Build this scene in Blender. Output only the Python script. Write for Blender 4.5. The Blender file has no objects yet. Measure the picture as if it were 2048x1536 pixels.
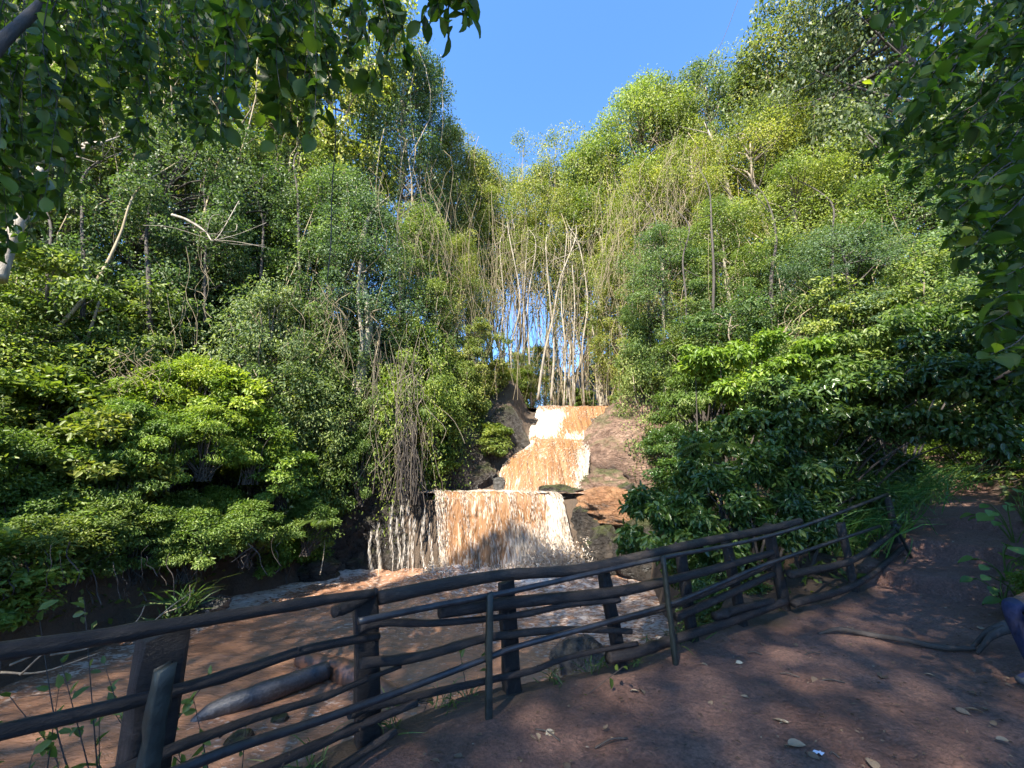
import bpy, math, random
import numpy as np
from mathutils import Vector, Matrix
R = math.radians
SC = bpy.context.scene
COL = SC.collection

# ------------------------------------------------------------------ camera
EYE = np.array([0.0, 0.0, 1.65]); PITCH = R(13.0); F = 800.0      # F: focal length in px of a 2048-wide frame
cd = bpy.data.cameras.new('camera'); cam = bpy.data.objects.new('camera', cd); COL.objects.link(cam)
cam.location = EYE; cam.rotation_euler = (R(90) + PITCH, 0, 0)
cd.sensor_width = 36.0; cd.lens = F / 2048 * 36.0; cd.clip_start = 0.05; cd.clip_end = 1000
SC.camera = cam
# ------------------------------------------------------------------ sky, sun, exposure
SUN_AZ, SUN_EL = R(-153), R(50)          # azimuth from +Y towards +X
w = bpy.data.worlds.new('World'); SC.world = w; w.use_nodes = True
nt = w.node_tree; bg = nt.nodes['Background']
sk = nt.nodes.new('ShaderNodeTexSky'); sk.sky_type = 'NISHITA'; sk.sun_disc = False
sk.sun_elevation = SUN_EL; sk.sun_rotation = SUN_AZ; sk.altitude = 1700; sk.air_density = 1.0; sk.dust_density = 0.0; sk.ozone_density = 4.5
hs = nt.nodes.new('ShaderNodeHueSaturation'); hs.inputs['Saturation'].default_value = 1.12; nt.links.new(sk.outputs[0], hs.inputs['Color']); nt.links.new(hs.outputs[0], bg.inputs[0]); bg.inputs[1].default_value = 0.125
sd = bpy.data.lights.new('sun', 'SUN'); sun = bpy.data.objects.new('sun', sd); COL.objects.link(sun)
sd.energy = 4.3; sd.angle = R(0.5); sd.color = (1.0, 0.93, 0.80)
SDIR = Vector((math.sin(SUN_AZ) * math.cos(SUN_EL), math.cos(SUN_AZ) * math.cos(SUN_EL), math.sin(SUN_EL)))
sun.rotation_euler = SDIR.to_track_quat('Z', 'Y').to_euler()
sun.location = (-10, -10, 30)
SC.view_settings.view_transform = 'Standard'; SC.view_settings.look = 'None'
SC.view_settings.gamma = 1.0; SC.view_settings.use_curve_mapping = False
SC.view_settings.exposure = 2.2
SC.render.engine = 'CYCLES'
SC.cycles.max_bounces = 8; SC.cycles.diffuse_bounces = 4; SC.cycles.transmission_bounces = 6; SC.cycles.glossy_bounces = 3
SC.cycles.use_denoising = True

# ------------------------------------------------------------------ helpers: view geometry
cP, sP = math.cos(PITCH), math.sin(PITCH)
def ray(px, py):
    xc = (px - 1024) / F; yc = (768 - py) / F
    return np.array([xc, cP - yc * sP, yc * cP + sP])           # depth 1 along the optical axis
def at(px, py, Y):
    d = ray(px, py); return EYE + d * (Y / d[1])
def onz(px, py, z):
    d = ray(px, py); return EYE + d * ((z - EYE[2]) / d[2])
def proj(P):
    P = np.asarray(P, float) - EYE
    dep = P[..., 1] * cP + P[..., 2] * sP
    up = P[..., 2] * cP - P[..., 1] * sP
    dd = np.where(np.abs(dep) < 1e-6, 1e-6, dep)
    return 1024 + F * P[..., 0] / dd, 768 - F * up / dd, dep

# ------------------------------------------------------------------ helpers: noise
def _h(i, j, k, s):
    n = (i * 374761393 + j * 668265263 + k * 2147483647 + s * 974634541) & 0xFFFFFFFF
    n = ((n ^ (n >> 13)) * 1274126177) & 0xFFFFFFFF
    n = n ^ (n >> 16)
    return (n & 0xFFFFFF) / float(0xFFFFFF)
def noise(x, y, z=0.0, s=0):
    x, y, z = np.broadcast_arrays(np.asarray(x, float), np.asarray(y, float), np.asarray(z, float))
    xi, yi, zi = np.floor(x).astype(np.int64), np.floor(y).astype(np.int64), np.floor(z).astype(np.int64)
    fx, fy, fz = x - xi, y - yi, z - zi
    u, v, q = fx * fx * (3 - 2 * fx), fy * fy * (3 - 2 * fy), fz * fz * (3 - 2 * fz)
    def L(a, b, t): return a + (b - a) * t
    c = [[[_h(xi + a, yi + b, zi + e, s) for e in (0, 1)] for b in (0, 1)] for a in (0, 1)]
    r = [L(L(c[0][0][e], c[1][0][e], u), L(c[0][1][e], c[1][1][e], u), v) for e in (0, 1)]
    return L(r[0], r[1], q) * 2 - 1
def fbm(x, y, z=0.0, o=4, s=0):
    t = 0; a = 0.5
    for k in range(o):
        t = t + a * noise(x * 2**k, y * 2**k, np.asarray(z) * 2**k, s + k); a *= 0.5
    return t
def ss(t):
    t = np.clip(t, 0, 1); return t * t * (3 - 2 * t)

# ------------------------------------------------------------------ helpers: meshes and objects
def mk_mesh(name, V, Q, attrs=None, smooth=False):
    V = np.ascontiguousarray(V, dtype=np.float32); Q = np.ascontiguousarray(Q, dtype=np.int32)
    k = Q.shape[1]; me = bpy.data.meshes.new(name)
    me.vertices.add(len(V)); me.vertices.foreach_set('co', V.ravel())
    me.loops.add(Q.size); me.loops.foreach_set('vertex_index', Q.ravel())
    me.polygons.add(len(Q)); me.polygons.foreach_set('loop_start', np.arange(0, Q.size, k, dtype=np.int32))
    me.polygons.foreach_set('loop_total', np.full(len(Q), k, dtype=np.int32))
    if smooth: me.polygons.foreach_set('use_smooth', np.ones(len(Q), dtype=bool))
    me.update(calc_edges=True)
    for n, a in (attrs or {}).items():
        at_ = me.attributes.new(n, 'FLOAT', 'POINT'); at_.data.foreach_set('value', np.ascontiguousarray(a, dtype=np.float32))
    return me
def obj(name, me, mat=None, parent=None, label=None, cat=None, group=None, kind=None, loc=None):
    o = bpy.data.objects.new(name, me); COL.objects.link(o)
    if mat is not None and me is not None and len(me.materials) == 0: me.materials.append(mat)
    if parent is not None: o.parent = parent
    if loc is not None: o.location = loc
    tag(o, label, cat, group, kind); return o
def tag(o, label=None, cat=None, group=None, kind=None):
    if label: o['label'] = label
    if cat: o['category'] = cat
    if group: o['group'] = group
    if kind: o['kind'] = kind
    return o
def thing(name, label, cat, loc=(0, 0, 0), group=None):
    return obj(name, None, None, None, label, cat, group, None, loc)
class MB:                                   # quads collected from many small shapes
    def __init__(s): s.V = []; s.Q = []; s.n = 0; s.T = []
    def add(s, V, Q, tone=None):
        s.V.append(np.asarray(V, float)); s.Q.append(np.asarray(Q) + s.n); s.n += len(V)
        s.T.append(np.full(len(V), 0.5 if tone is None else tone, float))
    def mesh(s, name, smooth=False, origin=(0, 0, 0)):
        return mk_mesh(name, np.concatenate(s.V) - np.asarray(origin), np.concatenate(s.Q), {'tone': np.concatenate(s.T)}, smooth)
def spline(P, n):
    P = np.asarray(P, float)
    if len(P) < 3:
        t = np.linspace(0, 1, n)[:, None]; return P[0] * (1 - t) + P[-1] * t
    E = np.vstack([2 * P[0] - P[1], P, 2 * P[-1] - P[-2]]); out = []
    for t in np.linspace(0, len(P) - 1 - 1e-6, n):
        i = int(t); f = t - i; a, b, c, d = E[i:i + 4]
        out.append(0.5 * (2 * b + (c - a) * f + (2 * a - 5 * b + 4 * c - d) * f * f + (3 * b - a - 3 * c + d) * f**3))
    return np.array(out)
def tube(P, r, sides=6, rough=0.0, seed=0, caps=True):
    P = np.asarray(P, float); n = len(P); r = np.broadcast_to(np.asarray(r, float), (n,)) if np.ndim(r) == 0 or len(np.atleast_1d(r)) == n else np.interp(np.linspace(0, 1, n), np.linspace(0, 1, len(r)), r)
    T = np.gradient(P, axis=0); T /= np.linalg.norm(T, axis=1)[:, None] + 1e-9
    ref = np.array([0, 0, 1.0]) if abs(T[0][2]) < 0.8 else np.array([1.0, 0, 0])
    A = np.cross(T, ref); A /= np.linalg.norm(A, axis=1)[:, None] + 1e-9; B = np.cross(T, A)
    th = np.linspace(0, 2 * math.pi, sides, endpoint=False)
    rr = r[:, None] * np.ones(sides)
    if rough: rr = rr * (1 + rough * fbm(np.arange(n)[:, None] * 0.45 + seed * 7.1, np.cos(th)[None] * 1.3, np.sin(th)[None] * 1.3, 3, seed))
    V = P[:, None] + A[:, None] * (rr * np.cos(th))[..., None] + B[:, None] * (rr * np.sin(th))[..., None]
    V = V.reshape(-1, 3); i = np.arange(n - 1)[:, None] * sides; j = np.arange(sides)[None]; j2 = (j + 1) % sides
    Q = np.stack([i + j, i + j2, i + sides + j2, i + sides + j], -1).reshape(-1, 4)
    if caps:
        V = np.vstack([V, P[0], P[-1]]); c0, c1 = n * sides, n * sides + 1; b = (n - 1) * sides
        ex = []
        for k in range(0, sides, 2):
            ex.append([c0, (k + 2) % sides, (k + 1) % sides, k]); ex.append([c1, b + k, b + (k + 1) % sides, b + (k + 2) % sides])
        Q = np.vstack([Q, np.array(ex)])
    return V, Q
def nrm(v): return v / (np.linalg.norm(v, axis=-1, keepdims=True) + 1e-9)

# leaf templates: (length, width, lift) of each vertex and the quads
def _oval(st):
    V = []; Q = []
    for (u, wd, lf) in st: V += [(u, 0, lf - 0.10 * (wd > 0)), (u, wd, lf), (u, -wd, lf)]
    for k in range(len(st) - 1):
        a, b = 3 * k, 3 * k + 3
        Q += [(a, b, b + 1, a + 1), (a, a + 2, b + 2, b)]
    return np.array(V, float), np.array(Q)
T_FAR = (np.array([(0, 0, 0), (0.42, 0.5, 0.10), (1, 0, -0.08), (0.42, -0.5, 0.10)], float), np.array([(0, 1, 2, 3)]))
T_MID = (np.array([(0, 0, 0), (0.28, 0.44, 0.1), (0.68, 0.36, 0.05), (1, 0, -0.15), (0.68, -0.36, 0.05), (0.28, -0.44, 0.1)], float), np.array([(0, 1, 2, 3), (0, 3, 4, 5)]))
T_NEAR = _oval([(0, 0.015, 0), (0.16, 0.02, 0.0), (0.28, 0.30, 0.03), (0.46, 0.46, 0.03), (0.66, 0.44, 0.0), (0.84, 0.26, -0.07), (0.96, 0.06, -0.14), (1.0, 0.01, -0.16)])
T_OVAL = _oval([(0, 0.015, 0), (0.22, 0.22, 0.02), (0.5, 0.47, 0.02), (0.82, 0.28, -0.07), (1.0, 0.01, -0.16)])
T_BLADE = (np.array([(0, -0.3, 0), (0, 0.3, 0), (0.35, 0.5, 0.12), (0.35, -0.5, 0.12), (0.7, 0.4, 0.08), (0.7, -0.4, 0.08), (1, 0.02, -0.2), (1, -0.02, -0.2)], float),
           np.array([(0, 1, 2, 3), (3, 2, 4, 5), (5, 4, 6, 7)]))
def leaf_frames(C, A, N):
    A = nrm(A); S = nrm(np.cross(N, A)); N2 = np.cross(A, S); return A, S, N2
def leaves(C, A, N, L, W, tmpl=T_FAR, tone=None):
    A, S, N = leaf_frames(C, A, N); TV, TQ = tmpl; n = len(C); k = len(TV)
    L = np.broadcast_to(L, (n,)); W = np.broadcast_to(W, (n,))
    V = C[:, None] + A[:, None] * (TV[None, :, 0, None] * L[:, None, None]) + S[:, None] * (TV[None, :, 1, None] * W[:, None, None]) + N[:, None] * (TV[None, :, 2, None] * L[:, None, None])
    Q = (TQ[None] + (np.arange(n) * k)[:, None, None]).reshape(-1, 4)
    tn = np.repeat(np.full(n, 0.5) if tone is None else tone, k)
    return V.reshape(-1, 3), Q, tn

# ------------------------------------------------------------------ materials
def mat(name):
    m = bpy.data.materials.new(name); m.use_nodes = True; nt = m.node_tree
    b = nt.nodes['Principled BSDF']; return m, nt, b, nt.nodes['Material Output']
def N_(nt, t, **k):
    n = nt.nodes.new(t)
    for a, v in k.items(): setattr(n, a, v)
    return n
def ramp(nt, fac, stops):
    r = N_(nt, 'ShaderNodeValToRGB'); e = r.color_ramp.elements
    while len(e) < len(stops): e.new(0.5)
    for x, (p, c) in zip(e, stops): x.position = p; x.color = (*c, 1) if len(c) == 3 else c
    nt.links.new(fac, r.inputs[0]); return r.outputs[0]
def tex(nt, kind='Noise', scale=5, detail=4, rough=0.6, vec=None, dist=0.0):
    t = N_(nt, 'ShaderNodeTex' + kind); t.inputs['Scale'].default_value = scale
    if kind == 'Noise':
        t.inputs['Detail'].default_value = detail; t.inputs['Roughness'].default_value = rough; t.inputs['Distortion'].default_value = dist
    if vec is not None: nt.links.new(vec, t.inputs['Vector'])
    return t
def pos(nt, scale=(1, 1, 1), rot=(0, 0, 0), src='Object'):
    c = N_(nt, 'ShaderNodeTexCoord'); m = N_(nt, 'ShaderNodeMapping'); m.inputs['Scale'].default_value = scale; m.inputs['Rotation'].default_value = rot
    nt.links.new(c.outputs[src], m.inputs[0]); return m.outputs[0]
def math_(nt, op, a, b=None, clamp=False):
    n = N_(nt, 'ShaderNodeMath', operation=op, use_clamp=clamp)
    for i, v in enumerate((a, b)):
        if v is None: continue
        if isinstance(v, (int, float)): n.inputs[i].default_value = v
        else: nt.links.new(v, n.inputs[i])
    return n.outputs[0]
def mixc(nt, f, a, b, mode='MIX'):
    n = N_(nt, 'ShaderNodeMix', data_type='RGBA', blend_type=mode)
    for i, v in ((0, f), (6, a), (7, b)):
        if isinstance(v, (int, float)): n.inputs[i].default_value = v
        elif isinstance(v, tuple): n.inputs[i].default_value = (*v, 1)
        else: nt.links.new(v, n.inputs[i])
    return n.outputs[2]
def bump(nt, b, height, strength=0.5, dist=0.05):
    n = N_(nt, 'ShaderNodeBump'); n.inputs['Strength'].default_value = strength; n.inputs['Distance'].default_value = dist
    nt.links.new(height, n.inputs['Height']); nt.links.new(n.outputs[0], b.inputs['Normal'])
def attr(nt, name):
    a = N_(nt, 'ShaderNodeAttribute'); a.attribute_name = name; return a.outputs['Fac']

def leaf_mat(name, stops, rough=0.5, trans=0.4, tcol=(1.25, 1.35, 0.55), spec=0.35):
    m, nt, b, out = mat(name)
    c = ramp(nt, attr(nt, 'tone'), stops)
    oi = N_(nt, 'ShaderNodeObjectInfo')
    c = mixc(nt, 1.0, c, oi.outputs['Color'], 'MULTIPLY')
    nt.links.new(c, b.inputs['Base Color']); b.inputs['Roughness'].default_value = rough; b.inputs['Specular IOR Level'].default_value = spec
    t = N_(nt, 'ShaderNodeBsdfTranslucent'); nt.links.new(mixc(nt, 1.0, c, tcol, 'MULTIPLY'), t.inputs[0])
    mx = N_(nt, 'ShaderNodeMixShader'); mx.inputs[0].default_value = trans
    nt.links.new(b.outputs[0], mx.inputs[1]); nt.links.new(t.outputs[0], mx.inputs[2]); nt.links.new(mx.outputs[0], out.inputs[0])
    return m
M = {}
M['leaf_far'] = leaf_mat('leaf_forest', [(0.0, (0.045, 0.072, 0.024)), (0.35, (0.105, 0.145, 0.044)), (0.7, (0.21, 0.235, 0.08)), (0.92, (0.33, 0.33, 0.145)), (1.0, (0.45, 0.40, 0.23))], 0.5, 0.42)
M['leaf_bush'] = leaf_mat('leaf_bush', [(0.0, (0.050, 0.085, 0.020)), (0.5, (0.105, 0.155, 0.035)), (1.0, (0.21, 0.24, 0.065))], 0.45, 0.42)
M['leaf_gloss'] = leaf_mat('leaf_glossy', [(0.0, (0.028, 0.058, 0.020)), (0.6, (0.062, 0.110, 0.030)), (1.0, (0.14, 0.18, 0.04))], 0.28, 0.35, spec=0.5)
M['leaf_near'] = leaf_mat('leaf_near', [(0.0, (0.030, 0.058, 0.016)), (0.55, (0.055, 0.100, 0.022)), (0.85, (0.11, 0.17, 0.028)), (1.0, (0.20, 0.23, 0.035))], 0.45, 0.50, tcol=(1.6, 1.8, 0.5), spec=0.3)
M['grass'] = leaf_mat('grass_blade', [(0.0, (0.04, 0.085, 0.025)), (0.6, (0.075, 0.14, 0.04)), (1.0, (0.17, 0.18, 0.06))], 0.5, 0.35)
M['dead'] = leaf_mat('dead_leaf', [(0.0, (0.06, 0.035, 0.022)), (0.5, (0.16, 0.11, 0.07)), (0.85, (0.30, 0.23, 0.15)), (1.0, (0.5, 0.43, 0.30))], 0.7, 0.15, tcol=(1, 0.8, 0.6))

def bark_mat(name, a, b_, rough=0.85, sc=6):
    m, nt, b, out = mat(name)
    v = pos(nt, (1, 1, 0.25)); n = tex(nt, 'Noise', sc, 6, 0.65, v)
    c = ramp(nt, n.outputs[0], [(0.3, a), (0.7, b_)])
    oi = N_(nt, 'ShaderNodeObjectInfo'); c = mixc(nt, 1.0, c, oi.outputs['Color'], 'MULTIPLY')
    nt.links.new(c, b.inputs['Base Color']); b.inputs['Roughness'].default_value = rough
    n2 = tex(nt, 'Noise', sc * 4, 5, 0.7, v); bump(nt, b, n2.outputs[0], 0.6, 0.03)
    return m
M['bark'] = bark_mat('bark', (0.10, 0.075, 0.05), (0.30, 0.25, 0.18))
M['bark_pale'] = bark_mat('bark_pale', (0.13, 0.105, 0.075), (0.38, 0.33, 0.26))
M['bark_dark'] = bark_mat('bark_dark', (0.025, 0.020, 0.016), (0.075, 0.06, 0.05))
M['vine'] = bark_mat('vine', (0.16, 0.12, 0.07), (0.36, 0.29, 0.18))

def wood_mat():
    m, nt, b, out = mat('weathered_wet_wood')
    v = pos(nt, (1, 1, 1), src='Generated'); c0 = N_(nt, 'ShaderNodeTexCoord')
    n = tex(nt, 'Noise', 3, 6, 0.7, pos(nt, (2.5, 2.5, 9)))
    c = ramp(nt, n.outputs[0], [(0.25, (0.009, 0.008, 0.008)), (0.5, (0.024, 0.019, 0.017)), (0.68, (0.06, 0.045, 0.036)), (0.85, (0.12, 0.095, 0.08))])
    oi = N_(nt, 'ShaderNodeObjectInfo'); c = mixc(nt, 1.0, c, oi.outputs['Color'], 'MULTIPLY')
    nt.links.new(c, b.inputs['Base Color'])
    rr = ramp(nt, tex(nt, 'Noise', 7, 5, 0.6).outputs[0], [(0.3, (0.34,) * 3), (0.7, (0.68,) * 3)])
    nt.links.new(rr, b.inputs['Roughness']); b.inputs['Specular IOR Level'].default_value = 0.4
    bump(nt, b, tex(nt, 'Noise', 34, 8, 0.75, pos(nt, (1, 1, 2.5))).outputs[0], 0.9, 0.02)
    return m
M['wood'] = wood_mat()
def simple(name, col, rough=0.5, metal=0.0, nscale=0, var=0.4, bstr=0.0):
    m, nt, b, out = mat(name)
    if nscale:
        n = tex(nt, 'Noise', nscale, 5, 0.65, pos(nt)); lo = tuple(c * (1 - var) for c in col); hi = tuple(min(1, c * (1 + var)) for c in col)
        nt.links.new(ramp(nt, n.outputs[0], [(0.3, lo), (0.7, hi)]), b.inputs['Base Color'])
        if bstr: bump(nt, b, n.outputs[0], bstr, 0.02)
    else: b.inputs['Base Color'].default_value = (*col, 1)
    b.inputs['Roughness'].default_value = rough; b.inputs['Metallic'].default_value = metal
    return m
M['metal_dark'] = simple('painted_steel_dark', (0.03, 0.03, 0.032), 0.38, 0.2, 14, 0.5, 0.15)
M['metal_green'] = simple('painted_steel_green', (0.012, 0.017, 0.014), 0.6, 0.0, 18, 0.6, 0.3)

def rock_mat(name, stops, rough=(0.35, 0.8), moss=0.0):
    m, nt, b, out = mat(name)
    v = pos(nt); n = tex(nt, 'Noise', 0.9, 8, 0.62, v); n2 = tex(nt, 'Noise', 5, 6, 0.7, v)
    f = math_(nt, 'ADD', math_(nt, 'MULTIPLY', n.outputs[0], 0.6), math_(nt, 'MULTIPLY', n2.outputs[0], 0.4))
    c = ramp(nt, f, stops)
    if moss:
        g = N_(nt, 'ShaderNodeNewGeometry'); s = N_(nt, 'ShaderNodeSeparateXYZ'); nt.links.new(g.outputs['Normal'], s.inputs[0])
        mk = math_(nt, 'MULTIPLY', math_(nt, 'SUBTRACT', math_(nt, 'ADD', s.outputs[2], n2.outputs[0]), 0.85, True), 3.0 * moss, True)
        c = mixc(nt, mk, c, (0.055, 0.07, 0.015))
    nt.links.new(c, b.inputs['Base Color'])
    nt.links.new(ramp(nt, n2.outputs[0], [(0.35, (rough[0],) * 3), (0.65, (rough[1],) * 3)]), b.inputs['Roughness'])
    n3 = tex(nt, 'Noise', 6, 9, 0.78, v); n4 = tex(nt, 'Noise', 1.7, 6, 0.6, pos(nt, (1, 1, 2.2), (0.4, 0.3, 0)), 0.8); rg = math_(nt, 'ABSOLUTE', math_(nt, 'SUBTRACT', n4.outputs[0], 0.5)); ck = ramp(nt, rg, [(0.0, (0, 0, 0)), (0.05, (1, 1, 1))]); bump(nt, b, math_(nt, 'ADD', n3.outputs[0], math_(nt, 'MULTIPLY', ck, 0.3)), 1.0, 0.22)
    return m
M['rock'] = rock_mat('rock_brown', [(0.3, (0.06, 0.04, 0.03)), (0.46, (0.19, 0.115, 0.08)), (0.6, (0.34, 0.22, 0.155)), (0.75, (0.24, 0.175, 0.14))], moss=0.5)
M['rock_dark'] = rock_mat('rock_dark_wet', [(0.3, (0.012, 0.011, 0.010)), (0.5, (0.040, 0.033, 0.027)), (0.62, (0.085, 0.066, 0.05)), (0.75, (0.13, 0.105, 0.08))], (0.2, 0.6), moss=0.4)
M['rock_red'] = rock_mat('rock_red_wet', [(0.3, (0.07, 0.04, 0.026)), (0.48, (0.26, 0.13, 0.065)), (0.62, (0.40, 0.22, 0.11)), (0.78, (0.22, 0.15, 0.11))], (0.2, 0.6))
M['boulder'] = rock_mat('boulder_grey_wet', [(0.3, (0.045, 0.043, 0.040)), (0.55, (0.11, 0.105, 0.095)), (0.75, (0.20, 0.19, 0.18))], (0.15, 0.45))

def ground_mat():
    m, nt, b, out = mat('ground_earth')
    v = pos(nt); a = attr(nt, 'path')
    n1 = tex(nt, 'Noise', 1.1, 8, 0.65, v); n2 = tex(nt, 'Noise', 14, 8, 0.75, v); n3 = tex(nt, 'Noise', 42, 5, 0.75, v)
    f = math_(nt, 'ADD', math_(nt, 'MULTIPLY', n1.outputs[0], 0.55), math_(nt, 'MULTIPLY', n2.outputs[0], 0.45))
    dirt = ramp(nt, f, [(0.3, (0.110, 0.055, 0.040)), (0.5, (0.200, 0.108, 0.080)), (0.68, (0.285, 0.168, 0.125))])
    speck = ramp(nt, n3.outputs[0], [(0.33, (0.35, 0.33, 0.33)), (0.5, (1, 1, 1)), (0.68, (1.7, 1.6, 1.5))])
    dirt = mixc(nt, 0.8, dirt, speck, 'MULTIPLY')
    forest = ramp(nt, f, [(0.3, (0.030, 0.022, 0.014)), (0.55, (0.085, 0.055, 0.034)), (0.75, (0.14, 0.10, 0.06))])
    nt.links.new(mixc(nt, a, forest, dirt), b.inputs['Base Color'])
    wet = math_(nt, 'ADD', n1.outputs[0], math_(nt, 'MULTIPLY', n3.outputs[0], 0.25))
    nt.links.new(ramp(nt, wet, [(0.48, (0.42,) * 3), (0.72, (0.85,) * 3)]), b.inputs['Roughness'])
    hgt = math_(nt, 'ADD', math_(nt, 'MULTIPLY', n2.outputs[0], 1.0), math_(nt, 'MULTIPLY', n3.outputs[0], 0.35))
    bump(nt, b, hgt, 1.0, 0.09)
    return m
M['ground'] = ground_mat()

def foam_fac(nt, vec, dens, sc, off=0.0, gain=3.2):
    """0/1 foam cover where a fine broken pattern exceeds what the local foam density leaves bare"""
    n1 = tex(nt, 'Noise', sc, 7, 0.68, vec, 1.2); v1 = tex(nt, 'Voronoi', sc * 2.6, vec=vec)
    p = math_(nt, 'SUBTRACT', n1.outputs[0], math_(nt, 'MULTIPLY', v1.outputs['Distance'], 0.22))
    t = math_(nt, 'ADD', p, math_(nt, 'MULTIPLY', dens, 0.55))
    return math_(nt, 'MULTIPLY', math_(nt, 'SUBTRACT', t, 0.60 + off, True), gain, True), n1
def water_mat():
    m, nt, b, out = mat('muddy_river_water')
    d = attr(nt, 'foam'); v = pos(nt, (0.8, 1.6, 1), (0, 0, R(-38)))
    f, n1 = foam_fac(nt, v, d, 4.6, 0.05, 4.5)
    n0 = tex(nt, 'Noise', 0.5, 5, 0.6, v)
    mud = ramp(nt, n0.outputs[0], [(0.3, (0.185, 0.094, 0.056)), (0.7, (0.275, 0.150, 0.092))])
    nt.links.new(mixc(nt, f, mud, (0.62, 0.53, 0.45)), b.inputs['Base Color'])
    nt.links.new(math_(nt, 'ADD', math_(nt, 'MULTIPLY', f, 0.6), 0.16), b.inputs['Roughness']); b.inputs['IOR'].default_value = 1.33
    nw = tex(nt, 'Noise', 5.5, 6, 0.6, v, 0.6)
    bump(nt, b, math_(nt, 'ADD', nw.outputs[0], math_(nt, 'MULTIPLY', f, 0.25)), 0.8, 0.07)
    return m
M['water'] = water_mat()
def fall_mat():
    m, nt, b, out = mat('muddy_falling_water')
    d = attr(nt, 'foam'); u = attr(nt, 'across'); vv = attr(nt, 'along')
    cx = N_(nt, 'ShaderNodeCombineXYZ'); nt.links.new(u, cx.inputs[0]); nt.links.new(math_(nt, 'MULTIPLY', vv, 0.16), cx.inputs[1])
    f, n1 = foam_fac(nt, cx.outputs[0], d, 6.5, 0.0, 4.0)
    cx2 = N_(nt, 'ShaderNodeCombineXYZ'); nt.links.new(u, cx2.inputs[0]); nt.links.new(math_(nt, 'MULTIPLY', vv, 0.06), cx2.inputs[1])
    n0 = tex(nt, 'Noise', 5.5, 6, 0.7, cx2.outputs[0])
    mud = ramp(nt, n0.outputs[0], [(0.30, (0.105, 0.052, 0.025)), (0.5, (0.215, 0.108, 0.047)), (0.7, (0.32, 0.175, 0.085))])
    nt.links.new(mixc(nt, f, mud, (0.70, 0.60, 0.49)), b.inputs['Base Color'])
    b.inputs['Roughness'].default_value = 0.32; b.inputs['IOR'].default_value = 1.33
    bump(nt, b, math_(nt, 'ADD', n0.outputs[0], math_(nt, 'MULTIPLY', n1.outputs[0], 0.8)), 0.8, 0.12)
    return m
M['fall'] = fall_mat()
def froth_mat():
    m, nt, b, out = mat('white_froth')
    c = ramp(nt, attr(nt, 'tone'), [(0.0, (0.42, 0.25, 0.13)), (0.45, (0.66, 0.52, 0.38)), (1.0, (0.84, 0.79, 0.72))])
    nt.links.new(c, b.inputs['Base Color']); b.inputs['Roughness'].default_value = 0.45
    t = N_(nt, 'ShaderNodeBsdfTranslucent'); nt.links.new(c, t.inputs[0]); mx = N_(nt, 'ShaderNodeMixShader'); mx.inputs[0].default_value = 0.45
    nt.links.new(b.outputs[0], mx.inputs[1]); nt.links.new(t.outputs[0], mx.inputs[2]); nt.links.new(mx.outputs[0], out.inputs[0])
    return m
M['froth'] = froth_mat()
#=====SETTING=====
# ------------------------------------------------------------------ the setting: ground, river, falls
WATER = -1.6
FENCE = np.array([(-2.7, -0.1), (-1.5, 1.9), (-0.93, 2.9), (-0.05, 3.52), (0.94, 3.88), (1.8, 4.5), (2.5, 4.85), (3.3, 5.3), (4.8, 6.15), (6.6, 7.3)])
YK = [-12, -5, 0, 1.9, 2.9, 3.6, 3.95, 4.6, 5.0, 5.6, 7, 14, 15.4, 17.5, 19, 22, 30, 60]
XR = [-9.5, -5.6, -2.95, -1.75, -1.15, -0.25, 0.75, 1.6, 2.3, 2.9, 3.4, 5.2, 6.4, 8.0, 8.6, 8.4, 7.4, 8]
YL = [-12, -5, 2, 5, 7, 12, 14.6, 15.4, 16.5, 17.5, 19, 22, 30, 60]
XL = [-22, -16, -10.5, -8.7, -8.0, -7.6, -6.5, -5.6, -4.2, -3.4, 0.6, 1.1, 2, 3]
PQ = [-20, 7, 8.35, 8.5, 9.6, 9.8, 11.2, 11.35, 12.8, 18, 40]
PZ = [0, 0.02, 0.06, 0.27, 0.34, 0.60, 0.72, 0.90, 1.0, 1.7, 5.5]
def H(x, y):
    x = np.asarray(x, float); y = np.asarray(y, float)
    xr = np.interp(y, YK, XR); xl = np.interp(y, YL, XL)
    bed = np.interp(y, [15.3, 15.7, 17.4, 19.3, 21.9, 40, 80], [-2.4, 0.75, 0.8, 2.9, 5.1, 5.6, 9])
    q = x * 0.75 + y * 0.66
    P = np.interp(q + 0.12 * noise(x * 1.6, y * 1.6, 0, 5), PQ, PZ)
    e = ((x - 5.3) * 5.0 - (y - 2.0) * 3.8) / 6.28                     # right of the path's far side
    rgt = P + 0.36 * np.maximum(0, e) - 0.26 * np.maximum(0, e - 6) + 0.5 * np.maximum(0, y - 10) - 0.42 * np.maximum(0, y - 24)
    d = x - xr
    z = bed + (np.maximum(rgt, bed) - bed) * ss((d + 1.0) / 1.0)
    dl = xl - x
    lft = np.maximum(-1.55 + 0.055 * np.maximum(0, y - 6), bed) + 1.5 * ss(dl / 1.0) + 0.42 * np.maximum(0, dl - 0.3) - 0.27 * np.maximum(0, dl - 9)
    z = np.where(dl > 0, np.maximum(z, np.maximum(lft, bed)), z)
    return z
def pathmask(x, y):
    e = ((x - 5.3) * 5.0 - (y - 2.0) * 3.8) / 6.28
    fy = np.interp(x, FENCE[:, 0], FENCE[:, 1] + 0.15)
    fy = np.where(x > 6.6, 7.3 + 0.85 * (x - 6.6), fy)
    m = ss((fy - y + 0.25 * noise(x * 2, y * 2, 0, 9)) / 0.3) * ss((0.25 - e + 0.3 * noise(x * 1.5, y * 1.5, 0, 11)) / 0.4)
    return m * ss((26 - x) / 4)
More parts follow.
